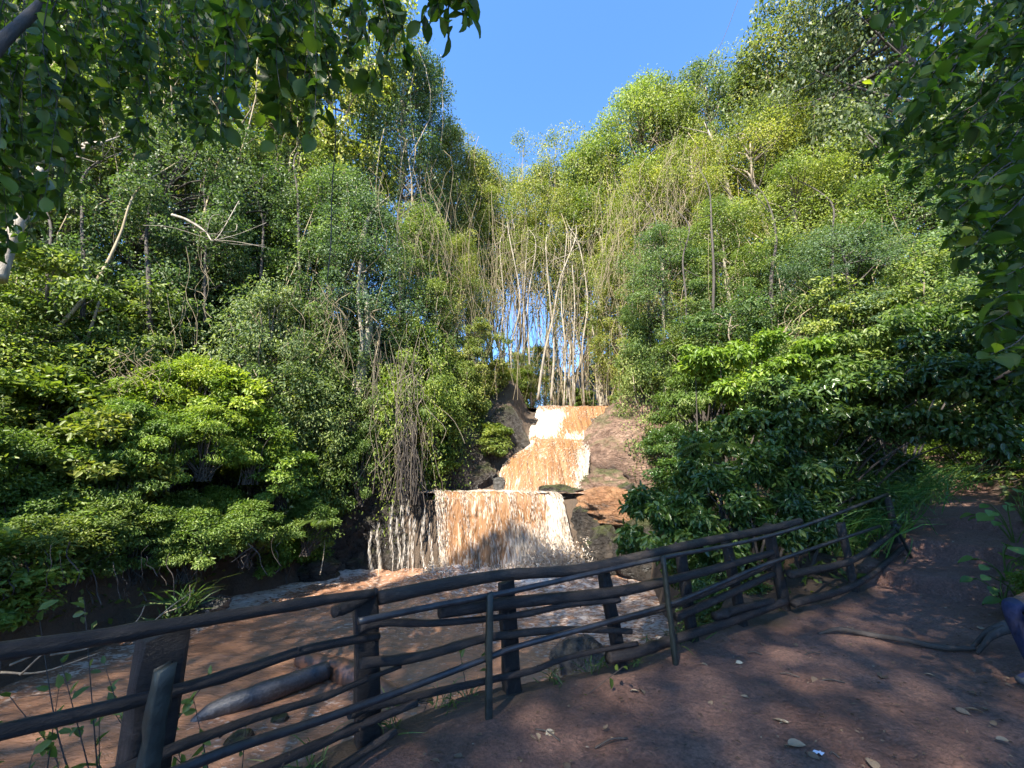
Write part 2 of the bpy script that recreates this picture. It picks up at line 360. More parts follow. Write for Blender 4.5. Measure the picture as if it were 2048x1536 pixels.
def axis(lo, a, b, hi, d, g):
    m = list(np.arange(a, b, d)); s = d; v = b
    up = []
    while v < hi: up.append(v); s *= g; v += s
    s = d; v = a; dn = []
    while v > lo: s *= g; v -= s; dn.append(v)
    return np.array(dn[::-1] + m + up)
gx = axis(-90, -3, 8.5, 90, 0.05, 1.06); gy = axis(-70, 1.4, 8.5, 120, 0.05, 1.06)
X, Y = np.meshgrid(gx, gy); Z = H(X, Y); PM = pathmask(X, Y)
Z = Z + (1 - PM) * 0.22 * fbm(X * 0.8, Y * 0.8, 0, 4, 2) * ss((np.abs(Y - 3) + np.abs(X)) / 6) + PM * (0.025 * fbm(X * 1.3, Y * 1.3, 0, 3, 3) + 0.022 * fbm(X * 6, Y * 6, 0, 3, 4))
nx, ny = len(gx), len(gy)
I = (np.arange(ny - 1)[:, None] * nx + np.arange(nx - 1)[None])
GQ = np.stack([I, I + 1, I + nx + 1, I + nx], -1).reshape(-1, 4)
GV = np.stack([X, Y, Z], -1).reshape(-1, 3)
obj('ground', mk_mesh('ground', GV, GQ, {'path': PM.ravel()}, True), M['ground'], kind='structure')
def Hs(x, y): return float(H(x, y))

def grid_mesh(name, P, attrs, smooth=True):
    a, b = P.shape[:2]; I = (np.arange(a - 1)[:, None] * b + np.arange(b - 1)[None])
    Q = np.stack([I, I + 1, I + b + 1, I + b], -1).reshape(-1, 4)
    return mk_mesh(name, P.reshape(-1, 3), Q, {k: v.ravel() for k, v in attrs.items()}, smooth)
# the river below the falls
wx = np.arange(-17, 4.6, 0.07); wy = np.arange(-4, 15.75, 0.07); X, Y = np.meshgrid(wx, wy)
near = ss((Y - 9.5) / 5.0); fall_d = np.sqrt((X + 0.2)**2 * 0.5 + (Y - 15)**2)
chop = 0.025 + 0.10 * np.exp(-fall_d / 3.2) + 0.035 * near
Zw = WATER + chop * (fbm(X * 1.1 + Y * 0.6, Y * 1.7 - X * 0.5, 0, 4, 21) * 1.6 + 0.5 * np.abs(fbm(X * 2.4, Y * 2.9, 0, 3, 33)))
Zw += 0.20 * np.exp(-((Y - 14.6) / 0.8)**2) * ss((X + 4.2) / 0.8) * ss((2.8 - X) / 0.8) * (0.6 + 0.8 * noise(X * 2.2, Y * 2, 0, 8))
bank = np.minimum(X - np.interp(Y, YL, XL), 99)
foam = 0.20 + 0.52 * np.exp(-fall_d / 3.4) + 0.45 * np.exp(-((bank - 0.5) / 0.7)**2) + 0.22 * ss((X + 1.2) / 3) * ss((Y - 4) / 4) + 0.22 * fbm(X * 0.35, Y * 0.5, 0, 3, 41) - 0.10 * ss((-3 - X) / 3) * ss((11 - Y) / 3)
obj('river_water', grid_mesh('river_water', np.stack([X, Y, Zw], -1), {'foam': np.clip(foam, 0, 1.25)}), M['water'], kind='structure')
# pool on the ledge and stream above the falls
def pool(name, x0, x1, y0, y1, z0, z1, f):
    X, Y = np.meshgrid(np.arange(x0, x1, 0.08), np.arange(y0, y1, 0.08))
    Zp = z0 + (z1 - z0) * (Y - y0) / (y1 - y0) + 0.05 * fbm(X * 1.6, Y * 1.6, 0, 4, 5)
    obj(name, grid_mesh(name, np.stack([X, Y, Zp], -1), {'foam': np.full(X.shape, f) + 0.2 * noise(X, Y, 0, 3)}), M['water'], kind='structure')
pool('ledge_pool_water', -3.9, 3.6, 15.62, 18.2, 1.03, 1.12, 0.62)
pool('upper_stream_water', 0.2, 6.6, 21.95, 34, 5.36, 5.75, 0.45)

# falling sheets: rows of (px left, px right, py, distance), swept and roughened along the flow
def sheet(name, rows, label, nu=150, nv=110, bulge=0.25, amp=0.10, foam_fn=None, seed=0):
    rows = np.array(rows, float); t = np.linspace(0, len(rows) - 1, nv); k = np.arange(len(rows))
    rr = spline(rows, nv)
    Lp = np.array([at(r[0], r[2], r[3]) for r in rr]); Rp = np.array([at(r[1], r[2] , r[3]) for r in rr])
    u = np.linspace(0, 1, nu)
    P = Lp[:, None] * (1 - u)[None, :, None] + Rp[:, None] * u[None, :, None]
    seg = np.linalg.norm(np.diff((Lp + Rp) / 2, axis=0), axis=1); S = np.concatenate([[0], np.cumsum(seg)])
    A = P[..., 0] + 0.05 * noise(P[..., 0] * 3, S[:, None] * 1.5, 0, seed + 4); B = S[:, None] * np.ones(nu)
    V = np.linspace(0, 1, nv)[:, None]
    disp = bulge * np.sin(math.pi * u)[None]**0.7 * (0.3 + V) + amp * (fbm(A * 2.2, B * 0.35, 0, 3, seed + 1) * 1.7 + 0.6 * np.abs(fbm(A * 6.0, B * 0.9, 0, 3, seed + 2)) + 0.35 * fbm(A * 9, B * 3, 0, 2, seed + 6))
    edge = np.minimum(u, 1 - u)[None]
    edge_w = 0.04 * noise(B * 1.7, u[None] * 0 + seed, 0, 3) * np.sign(u[None] - 0.5) * ss((0.2 - edge) / 0.2)
    P[..., 1] -= disp * ss(V / 0.12 + 0.25); P[..., 2] += 0.35 * disp * (1 - V); P[..., 0] += edge_w
    foam = 0.19 + 0.32 * ss((0.10 - edge) / 0.10) + 0.3 * fbm(A * 0.9, B * 0.25, 0, 3, seed + 9)
    foam = foam_fn(foam, u[None] + 0 * V, V + 0 * u[None]) if foam_fn else foam
    o = obj(name, grid_mesh(name, P, {'foam': np.clip(foam, 0, 1.3), 'across': A, 'along': B}), M['fall'], label=label, cat='waterfall', group='tiers of the waterfall')
    return o, P
lowf, LP = sheet('waterfall_tier', [(868, 1085, 984, 15.85), (872, 1118, 988, 15.62), (874, 1128, 1012, 15.42), (877, 1138, 1060, 15.30), (880, 1150, 1105, 15.15), (880, 1160, 1150, 15.02)],
    'broad lower curtain of orange-brown water dropping into the foaming river', bulge=0.12, amp=0.12,
    foam_fn=lambda f, u, v: f + 0.0 + 0.55 * ss((v - 0.45) / 0.4) * ss((u - 0.42) / 0.2) + 0.5 * ss((u - 0.80) / 0.12) * ss((v - 0.05) / 0.2) + 0.12 * v, seed=10)
midf, MP = sheet('waterfall_tier', [(1060, 1192, 880, 19.5), (1052, 1186, 896, 19.0), (1020, 1178, 915, 18.55), (1000, 1176, 945, 18.0), (994, 1182, 975, 17.62), (994, 1184, 992, 17.5)],
    'bell-shaped middle tier of tan water spreading onto the rock ledge', bulge=0.55, amp=0.09,
    foam_fn=lambda f, u, v: f + 0.05 + 0.5 * ss((u - 0.78) / 0.12), seed=20)
topf, TP = sheet('waterfall_tier', [(1078, 1222, 813, 22.3), (1074, 1218, 818, 21.9), (1068, 1208, 838, 21.4), (1060, 1200, 858, 20.6), (1056, 1196, 882, 19.8), (1056, 1192, 896, 19.4)],
    'sunlit topmost tier of golden water below the forest', bulge=0.25, amp=0.09,
    foam_fn=lambda f, u, v: f + 0.75 * ss((0.55 - u) / 0.3) * ss((v - 0.15) / 0.2) * ss((0.85 - v) / 0.2) + 0.5 * ss((v - 0.55) / 0.2) * ss((u - 0.4) / 0.2) - 0.25 * ss((u - 0.6) / 0.2) * ss((0.4 - v) / 0.2), seed=30)
# froth: falling strands, drops and splash, each a real small spindle of water
rng = np.random.default_rng(5)
def spindles(name, C, D, L, W, tone, label, group=None):
    n = len(C); D = nrm(D); ref = nrm(rng.normal(size=(n, 3))); S = nrm(np.cross(D, ref)); T = np.cross(D, S)
    a = 2 * math.pi / 3; ring = [S * math.cos(k * a) + T * math.sin(k * a) for k in range(3)]
    V = np.stack([C - D * L[:, None] / 2] + [C + r * W[:, None] - D * (L * 0.08)[:, None] for r in ring] + [C + D * L[:, None] / 2], 1)
    q = np.array([(1, 0, 2, 4), (2, 0, 3, 4), (3, 0, 1, 4)])
    Q = (q[None] + (np.arange(n) * 5)[:, None, None]).reshape(-1, 4)
    return obj(name, mk_mesh(name, V.reshape(-1, 3), Q, {'tone': np.repeat(tone, 5)}), M['froth'], label=label, cat='spray', group=group, kind='stuff')
def froth(P, n, name, label, bias, Lr=(0.06, 0.42), Wr=(0.004, 0.013), out=0.10, down=1.0):
    nv, nu = P.shape[:2]; u = rng.random(n * 3); v = rng.random(n * 3); keep = rng.random(n * 3) < bias(u, v)
    u, v = u[keep][:n], v[keep][:n]; n = len(u)
    iu = (u * (nu - 1)).astype(int); iv = (v * (nv - 2)).astype(int)
    C = P[iv, iu] + np.stack([rng.normal(0, 0.03, n), -rng.random(n) * out - 0.01, rng.normal(0, 0.03, n)], 1)
    D = nrm(P[iv + 1, iu] - P[iv, iu]) + rng.normal(0, 0.10, (n, 3))
    return spindles(name, C, D, rng.uniform(*Lr, n), rng.uniform(*Wr, n), np.clip(rng.beta(2.6, 1.1, n), 0, 1), label)
froth(LP, 4800, 'falling_spray', 'white strands and drops over the lower curtain of the falls', lambda u, v: 0.05 + 0.5 * ss((np.abs(u - 0.5) - 0.38) / 0.12) + 0.7 * ss((u - 0.45) / 0.2) * ss((v - 0.4) / 0.3) + 0.2 * (np.sin(u * 34) > 0.55))
froth(MP, 3200, 'falling_spray', 'pale strands and drops over the middle tier', lambda u, v: 0.15 + 0.7 * ss((u - 0.75) / 0.1) + 0.3 * ss((v - 0.75) / 0.2), (0.04, 0.22))
froth(TP, 3000, 'falling_spray', 'bright strands and drops over the topmost tier', lambda u, v: 0.12 + 0.7 * ss((0.5 - u) / 0.3) + 0.5 * ss((v - 0.6) / 0.2), (0.04, 0.2))
n = 5200; a = rng.random(n); C = np.stack([-3.0 + 5.7 * a, 14.85 - np.abs(rng.normal(0, 0.35, n)), WATER + np.abs(rng.normal(0, 0.13, n)) + np.abs(rng.normal(0, 0.42, n)) * ss((a - 0.5) / 0.25)], 1)
spindles('splash_froth', C, rng.normal(size=(n, 3)) + [0, -0.3, 0.6], rng.uniform(0.03, 0.14, n), rng.uniform(0.010, 0.032, n), np.clip(rng.beta(3, 1.3, n), 0, 1), 'white splash where the lower curtain hits the river')
# thin trickles left of the main curtain
for k, (px, a, b) in enumerate([(742, 1065, 1140), (757, 1050, 1141), (783, 1010, 1141), (796, 1030, 1142), (806, 1000, 1142), (818, 985, 1143), (826, 1040, 1143), (846, 1020, 1143), (862, 1045, 1143)]):
    n = 60; t = rng.random(n); py = a + (b - a) * t; wob = 3 * np.sin(py * 0.05 + k)
    C = np.array([at(px + w_ + rng.normal(0, 1.6), y_, 14.98 - 0.15 * t_) for w_, y_, t_ in zip(wob, py, t)])
    spindles('water_trickle', C, np.tile([0, -0.05, -1.0], (n, 1)) + rng.normal(0, 0.05, (n, 3)), rng.uniform(0.14, 0.5, n), rng.uniform(0.004, 0.010, n), rng.beta(6, 1.0, n), 'thin white trickle running down the dark wall left of the lower curtain', 'trickles beside the falls')

# ------------------------------------------------------------------ rocks
def ico(sub):
    import bmesh
    bm = bmesh.new(); bmesh.ops.create_icosphere(bm, subdivisions=sub, radius=1.0)
    V = np.array([v.co[:] for v in bm.verts]); T = np.array([[v.index for v in f.verts] for f in bm.faces]); bm.free(); return V, T
ICO = {s: ico(s) for s in (3, 4, 5, 6)}
def rock(name, c, r, label, m, seed, sub=5, amp=0.28, rot=0.0, cat='rock', group=None, facet=0.25):
    V, T = ICO[sub]; D = V.copy()
    n = fbm(D[:, 0] * 1.3 + seed, D[:, 1] * 1.3, D[:, 2] * 1.3, 5, seed)
    rd = 1 - np.abs(fbm(D[:, 0] * 2.1, D[:, 1] * 2.1 + seed, D[:, 2] * 2.1, 4, seed + 5)) * 2
    g = np.random.default_rng(seed); planes = nrm(g.normal(size=(14, 3)))
    cut = np.min(np.where(D @ planes.T > 0.1, (0.80 + 0.2 * g.random(14)) / np.maximum(D @ planes.T, 0.1), 9), axis=1)
    rad = (1 + amp * n * 2 - amp * 0.35 * rd); rad = rad * (1 - facet) + np.minimum(rad, cut) * facet + 0.05 * amp * fbm(D[:, 0] * 9, D[:, 1] * 9, D[:, 2] * 9, 3, seed + 8)
    W = D * rad[:, None] * np.asarray(r)
    ca, sa = math.cos(rot), math.sin(rot); W = np.stack([W[:, 0] * ca - W[:, 1] * sa, W[:, 0] * sa + W[:, 1] * ca, W[:, 2]], 1)
    return obj(name, mk_mesh(name, W, T, None, True), m, label=label, cat=cat, group=group, loc=tuple(c))
# cliff wall behind the lower curtain: an uneven face with ledges
u = np.linspace(0, 1, 220); v = np.linspace(0, 1, 110); U, Vv = np.meshgrid(u, v)
cxs = -8.6 + 13.2 * U; top = np.interp(cxs, [-8.6, -6.5, -4.2, -3.3, 3.2, 4.6], [0.4, 1.2, 1.35, 0.95, 0.98, 1.4])
cz = -2.4 + (top + 2.4) * np.minimum(Vv / 0.72, 1)
cyy = np.interp(cxs, [-8.6, -6.5, -5.2, -4, 4.6], [13.6, 14.9, 15.3, 15.55, 15.6]) + 2.2 * np.maximum(0, Vv - 0.72) / 0.28
dn = 0.55 * fbm(cxs * 0.9, cz * 0.9, 0, 5, 61) + 0.22 * np.abs(fbm(cxs * 2.6, cz * 2.0, 0, 4, 65))
cyy = cyy + 0.3 * ss((3.3 - np.abs(cxs + 0.2)) / 0.4) - dn * (1 - ss((Vv - 0.7) / 0.1)) * ss((np.abs(cxs + 0.2) - 3.1) / 0.8) ; cz = cz + 0.12 * fbm(cxs * 1.7, cyy * 1.7, 0, 4, 71)
obj('cliff_wall', grid_mesh('cliff_wall', np.stack([cxs, cyy, cz], -1), {}), M['rock_dark'], label='dark wet rock wall behind and left of the lower curtain', cat='cliff')
rock('rock_slope', (6.6, 19.6, 2.5), (3.3, 2.2, 3.5), 'big brown rock dome right of the two upper tiers', M['rock'], 3, 6, 0.20, facet=0.35)
rock('rock_slope', (4.7, 16.2, 0.35), (2.5, 1.5, 1.05), 'orange-stained wet rock apron right of the lower curtain', M['rock_red'], 8, 6, 0.22, 0.1, facet=0.4)
rock('rock_block', (3.9, 17.4, 1.2), (1.3, 0.8, 0.75), 'grey-brown knobbly rock on the ledge at the right foot of the middle tier', M['rock'], 12, 5, 0.25)
rock('rock_block', (1.95, 16.35, 1.03), (0.95, 0.6, 0.32), 'low dark rock on the lip of the ledge beside the middle tier', M['rock_dark'], 13, 5, 0.25)
rock('rock_block', (3.15, 14.75, -1.05), (0.72, 0.6, 1.05), 'black wet rock at the right foot of the lower curtain', M['rock_dark'], 14, 5, 0.22)
rock('rock_block', (4.9, 14.4, -0.9), (1.6, 1.1, 1.2), 'dark rock under the glossy shrub at the river edge', M['rock_dark'], 15, 5, 0.22)
rock('rock_slope', (-2.35, 18.6, 1.6), (1.9, 1.2, 1.75), 'dark shaded rock left of the middle tier', M['rock_dark'], 17, 6, 0.22, facet=0.4)
rock('rock_block', (-0.55, 17.55, 1.25), (0.28, 0.25, 0.42), 'small grey rock at the left foot of the middle tier', M['boulder'], 18, 4, 0.2)
rock('rock_slope', (-0.35, 19.9, 2.8), (1.45, 1.3, 2.3), 'mossy rock left of the topmost tier', M['rock_dark'], 19, 5, 0.22)
rock('rock_block', (3.05, 15.8, -0.2), (0.95, 0.5, 1.25), 'brown wet rock shoulder between the lower curtain and the orange apron', M['rock_dark'], 16, 5, 0.25, facet=0.5)
p = onz(1168, 1350, -1.5)
rock('river_boulder', (p[0], p[1] + 0.2, -1.42), (0.56, 0.42, 0.42), 'wet grey boulder in the river just behind the fence', M['boulder'], 23, 5, 0.16, 0.2, 'boulder')
for k, (px, py, s, lb, mt) in enumerate([(630, 1150, 0.75, 'mossy yellow-green boulder on the left shore near the falls', 'rock_dark'), (700, 1130, 0.7, 'dark rock on the left shore beside the trickles', 'rock_dark'),
        (500, 1130, 1.0, 'grey rock face showing through the bushes on the left bank', 'rock'), (560, 1150, 0.7, 'dark brown rock at the water edge on the left bank', 'rock_dark'), (380, 1205, 0.6, 'flat pale rock on the left shore', 'rock'),
        (410, 1225, 0.35, 'small flat rock at the left water edge', 'boulder'), (270, 1225, 0.5, 'rock half buried in the left bank', 'rock_dark'), (300, 1100, 0.9, 'dark rock in the shaded left bank', 'rock_dark')]):
    p = onz(px, py, WATER + 0.15)
    rock('shore_rock', (p[0], p[1] + 0.3, WATER + 0.2), (s, s * 0.75, s * 0.62), lb, M[mt], 40 + k, 5, 0.25, k * 0.7)
#=====FENCE=====
# ------------------------------------------------------------------ fence and handrail
def fplane(px, py, off=0.0):
    """point of the pixel's ray on the upright plane through the fence line (off: metres towards the path)"""
    d = ray(px, py); best = None
    for (a, b) in zip(FENCE[:-1], FENCE[1:]):
        ab = b - a; nn = np.array([ab[1], -ab[0]]) / np.linalg.norm(ab); a2 = a + nn * off
        den = d[:2] @ nn
        if abs(den) < 1e-6: continue
        t = ((a2 - EYE[:2]) @ nn) / den
        if t <= 0: continue
        p = EYE + d * t; s = (p[:2] - a2) @ ab / (ab @ ab)
        pen = max(0, -s, s - 1)
        if best is None or pen < best[0]: best = (pen, p)
    return best[1]
fence = thing('rail_fence', 'dark rough wooden rail fence along the path above the river', 'fence', (FENCE[3][0], FENCE[3][1], 0))
FO = np.array(fence.location)
def board_post(top, bot, wd, th, seed, shear=0.0):
    """rectangular hewn post, slightly twisted, with a worn top"""
    g = np.random.default_rng(seed); n = 9; V = []; Q = []
    ax = nrm(np.array(top) - np.array(bot)); i = int(np.argmin(np.linalg.norm(FENCE - np.array(top)[:2], axis=1))); j = min(i, len(FENCE) - 2)
    fd = nrm(np.append(FENCE[j + 1] - FENCE[j], 0)); sd_ = nrm(np.cross(ax, fd)); fd = np.cross(sd_, ax)
    prof = [(-1, -.8), (-.8, -1), (.8, -1), (1, -.8), (1, .8), (.8, 1), (-.8, 1), (-1, .8)]
    for k in range(n):
        t = k / (n - 1); c = np.array(bot) * (1 - t) + np.array(top) * t; jit = g.normal(0, 0.004, (8, 2))
        for (a, b), jj in zip(prof, jit):
            V.append(c + fd * (a * wd / 2 + jj[0]) + sd_ * (b * th / 2 + jj[1]) + ax * ((a * 0.10 * wd + g.normal(0, .004)) if k == n - 1 else 0))
    for k in range(n - 1):
        for m_ in range(8): Q.append((k * 8 + m_, k * 8 + (m_ + 1) % 8, k * 8 + 8 + (m_ + 1) % 8, k * 8 + 8 + m_))
    b = (n - 1) * 8; Q += [(b, b + 1, b + 2, b + 3), (b, b + 3, b + 4, b + 7), (b + 4, b + 5, b + 6, b + 7)]
    return np.array(V), np.array(Q)
POSTS = [((328, 1258), (283, 1560), 0.16, 0.12), ((730, 1192), (736, 1505), 0.145, 0.11), ((1012, 1163), (1026, 1412), 0.125, 0.10), ((1207, 1143), (1246, 1352), 0.10, 0.08), ((1362, 1108), (1388, 1298), 0.10, 0.08),
         ((1452, 1083), (1490, 1270), 0.10, 0.08), ((1535, 1050), (1575, 1240), 0.10, 0.10)]
for k, (tp, bt, wd, th) in enumerate(POSTS):
    P1 = fplane(*tp, -0.05); P0 = fplane(*bt, -0.05)
    ax = nrm(P1 - P0); P0 = P0 - ax * max(0.25, (P0[2] + 0.35) / max(0.3, ax[2]))
    V, Q = board_post(P1, P0, wd, th, 60 + k)
    obj('post', mk_mesh('post', V - FO, Q), M['wood'], fence).color = (0.55, 0.55, 0.58, 1)
for k, i in enumerate((8, 9)):
    b = FENCE[i]; z = Hs(b[0], b[1] - 0.3)
    V, Q = board_post((b[0], b[1], z + 0.95), (b[0] + 0.05, b[1], z - 0.3), 0.10, 0.08, 80 + k)
    obj('post', mk_mesh('post', V - FO, Q), M['wood'], fence)
def rail(pts, rp, seed, off=0.07, sides=14, taper=1.0, knots=3):
    """round pole through pixel points in the fence plane; rp: radius in px at the first point"""
    P = np.array([fplane(x, y, off) for x, y in pts]); r0 = rp * proj(P[0])[2] / F
    n = max(24, int(np.linalg.norm(P[-1] - P[0]) / 0.05)); C = spline(P, n)
    g = np.random.default_rng(seed); C = C + 0.003 * np.stack([noise(np.arange(n) * 0.07 + seed, k * 9.0, 0, seed) for k in range(3)], 1)
    r = r0 * np.linspace(1, taper, n) * (1 + 0.05 * noise(np.arange(n) * 0.12, seed * 1.7, 0, 2))
    for _ in range(knots):
        kc = g.integers(2, n - 2); r = r * (1 + g.uniform(0.05, 0.2) * np.exp(-((np.arange(n) - kc) / 1.1)**2))
    return tube(C, r, sides, 0.06, seed)
RAILS = [
 ([(-130, 1322), (0, 1303), (180, 1278), (330, 1253), (520, 1222), (650, 1200), (745, 1187)], 19, 0.07, 0.95),
 ([(757, 1197), (900, 1168), (1010, 1150), (1150, 1140), (1260, 1118), (1400, 1085), (1530, 1060), (1600, 1042)], 13.5, 0.05, 0.95),
 ([(668, 1224), (705, 1210), (752, 1184)], 10.5, -0.02, 1.0),
 ([(-130, 1500), (0, 1466), (200, 1418), (330, 1385), (480, 1342), (600, 1302), (700, 1281), (757, 1272)], 17, 0.07, 0.9),
 ([(200, 1558), (330, 1503), (450, 1458), (530, 1430), (650, 1394), (728, 1362), (802, 1333)], 13, 0.08, 0.6),
 ([(720, 1257), (779, 1245), (884, 1245), (1040, 1230), (1138, 1210), (1240, 1199)], 8, 0.08, 0.9),
 ([(880, 1223), (1040, 1204), (1236, 1183), (1340, 1160), (1450, 1132), (1545, 1105)], 13.5, 0.06, 0.75),
 ([(722, 1328), (845, 1312), (974, 1276), (1100, 1262), (1180, 1260), (1262, 1263)], 10.5, 0.08, 0.7),
 ([(700, 1428), (763, 1409), (974, 1362), (1064, 1341), (1119, 1319), (1189, 1302), (1275, 1286)], 8.5, 0.07, 0.8),
 ([(470, 1560), (650, 1484), (728, 1449), (834, 1405)], 11, 0.09, 0.9),
 ([(655, 1552), (744, 1492), (793, 1461)], 9, 0.10, 0.8),
 ([(1216, 1316), (1275, 1304), (1345, 1280), (1450, 1246), (1570, 1203)], 11, 0.07, 0.9),
 ([(1428, 1233), (1480, 1218), (1545, 1202)], 8, 0.05, 0.9),
 ([(1353, 1234), (1400, 1214), (1450, 1192), (1545, 1148)], 8, 0.07, 0.9),
 ([(1225, 1243), (1330, 1215), (1450, 1170), (1545, 1128)], 7, 0.03, 0.9)]
for k, (pts, rp, off, tp) in enumerate(RAILS):
    V, Q = rail(pts, rp, 100 + k, off, taper=tp)
    o = obj('rail', mk_mesh('rail', V - FO, Q, None, True), M['wood'], fence)
    o.color = [(0.9, 0.9, 0.95, 1), (1.1, 1.05, 1.0, 1), (0.8, 0.8, 0.85, 1)][k % 3]
    g_ = np.random.default_rng(900 + k); P_ = np.array([fplane(x, y, off) for x, y in pts])          # cut-off branch stubs left on the pole
    for q_ in range(2 if len(pts) > 3 else 0):
        c_ = spline(P_, 60)[g_.integers(8, 52)] - FO; d_ = nrm(g_.normal(size=3) + [0, -0.3, 0.9]); r_ = rp * proj(P_[0])[2] / F
        Vs, Qs = tube(spline([c_ + d_ * r_ * 0.5, c_ + d_ * r_ * 1.1, c_ + d_ * r_ * 1.55], 6), np.linspace(r_ * 0.42, r_ * 0.2, 6), 7, 0.2, k)
        obj('knot', mk_mesh('knot', Vs, Qs, None, True), M['wood'], o)
for k, (z, sgn) in enumerate([(0.50, 0), (0.14, 0)]):      # the shaded stretch further up the path
    P = [(b[0] + 0.06, b[1] - 0.06, Hs(b[0], b[1] - 0.4) + z + 0.03 * noise(i * 1.3, k)) for i, b in enumerate(FENCE[7:])]
    V, Q = tube(spline(P, 40), np.linspace(0.045, 0.038, 40), 10, 0.1, 140 + k)
    obj('rail', mk_mesh('rail', V - FO, Q, None, True), M['wood'], fence)
hand = thing('metal_handrail', 'thin steel pipe handrail on green uprights fixed in front of the wooden fence', 'handrail', (FENCE[3][0], FENCE[3][1] - 0.2, 0))
HO = np.array(hand.location)
for pts, rp in (([(717, 1243), (870, 1212), (1040, 1179), (1322, 1116), (1450, 1092), (1545, 1070), (1640, 1040), (1775, 988)], 7.0), ([(330, 1552), (480, 1492), (650, 1437), (830, 1371), (974, 1316), (1040, 1292), (1208, 1246), (1341, 1208), (1450, 1163), (1545, 1124), (1760, 1052)], 9.5)):
    P = np.array([fplane(x, y, 0.16) for x, y in pts]); C = spline(P, 80)
    V, Q = tube(C, 0.021, 12, 0.02, 3); obj('pipe', mk_mesh('pipe', V - HO, Q, None, True), M['metal_dark'], hand)
for (tp, bt, wd) in (((331, 1334), (290, 1575), 0.06), ((980, 1186), (977, 1438), 0.045), ((1326, 1112), (1351, 1328), 0.042), ((1790, 1050), (1818, 1105), 0.04)):
    P1 = fplane(*tp, 0.20); P0 = fplane(*bt, 0.20); P0 = P0 + (P0 - P1) * 0.25
    V, Q = board_post(P1, P0, wd, wd * 0.8, 5); obj('upright', mk_mesh('upright', V - HO, Q), M['metal_green'], hand)
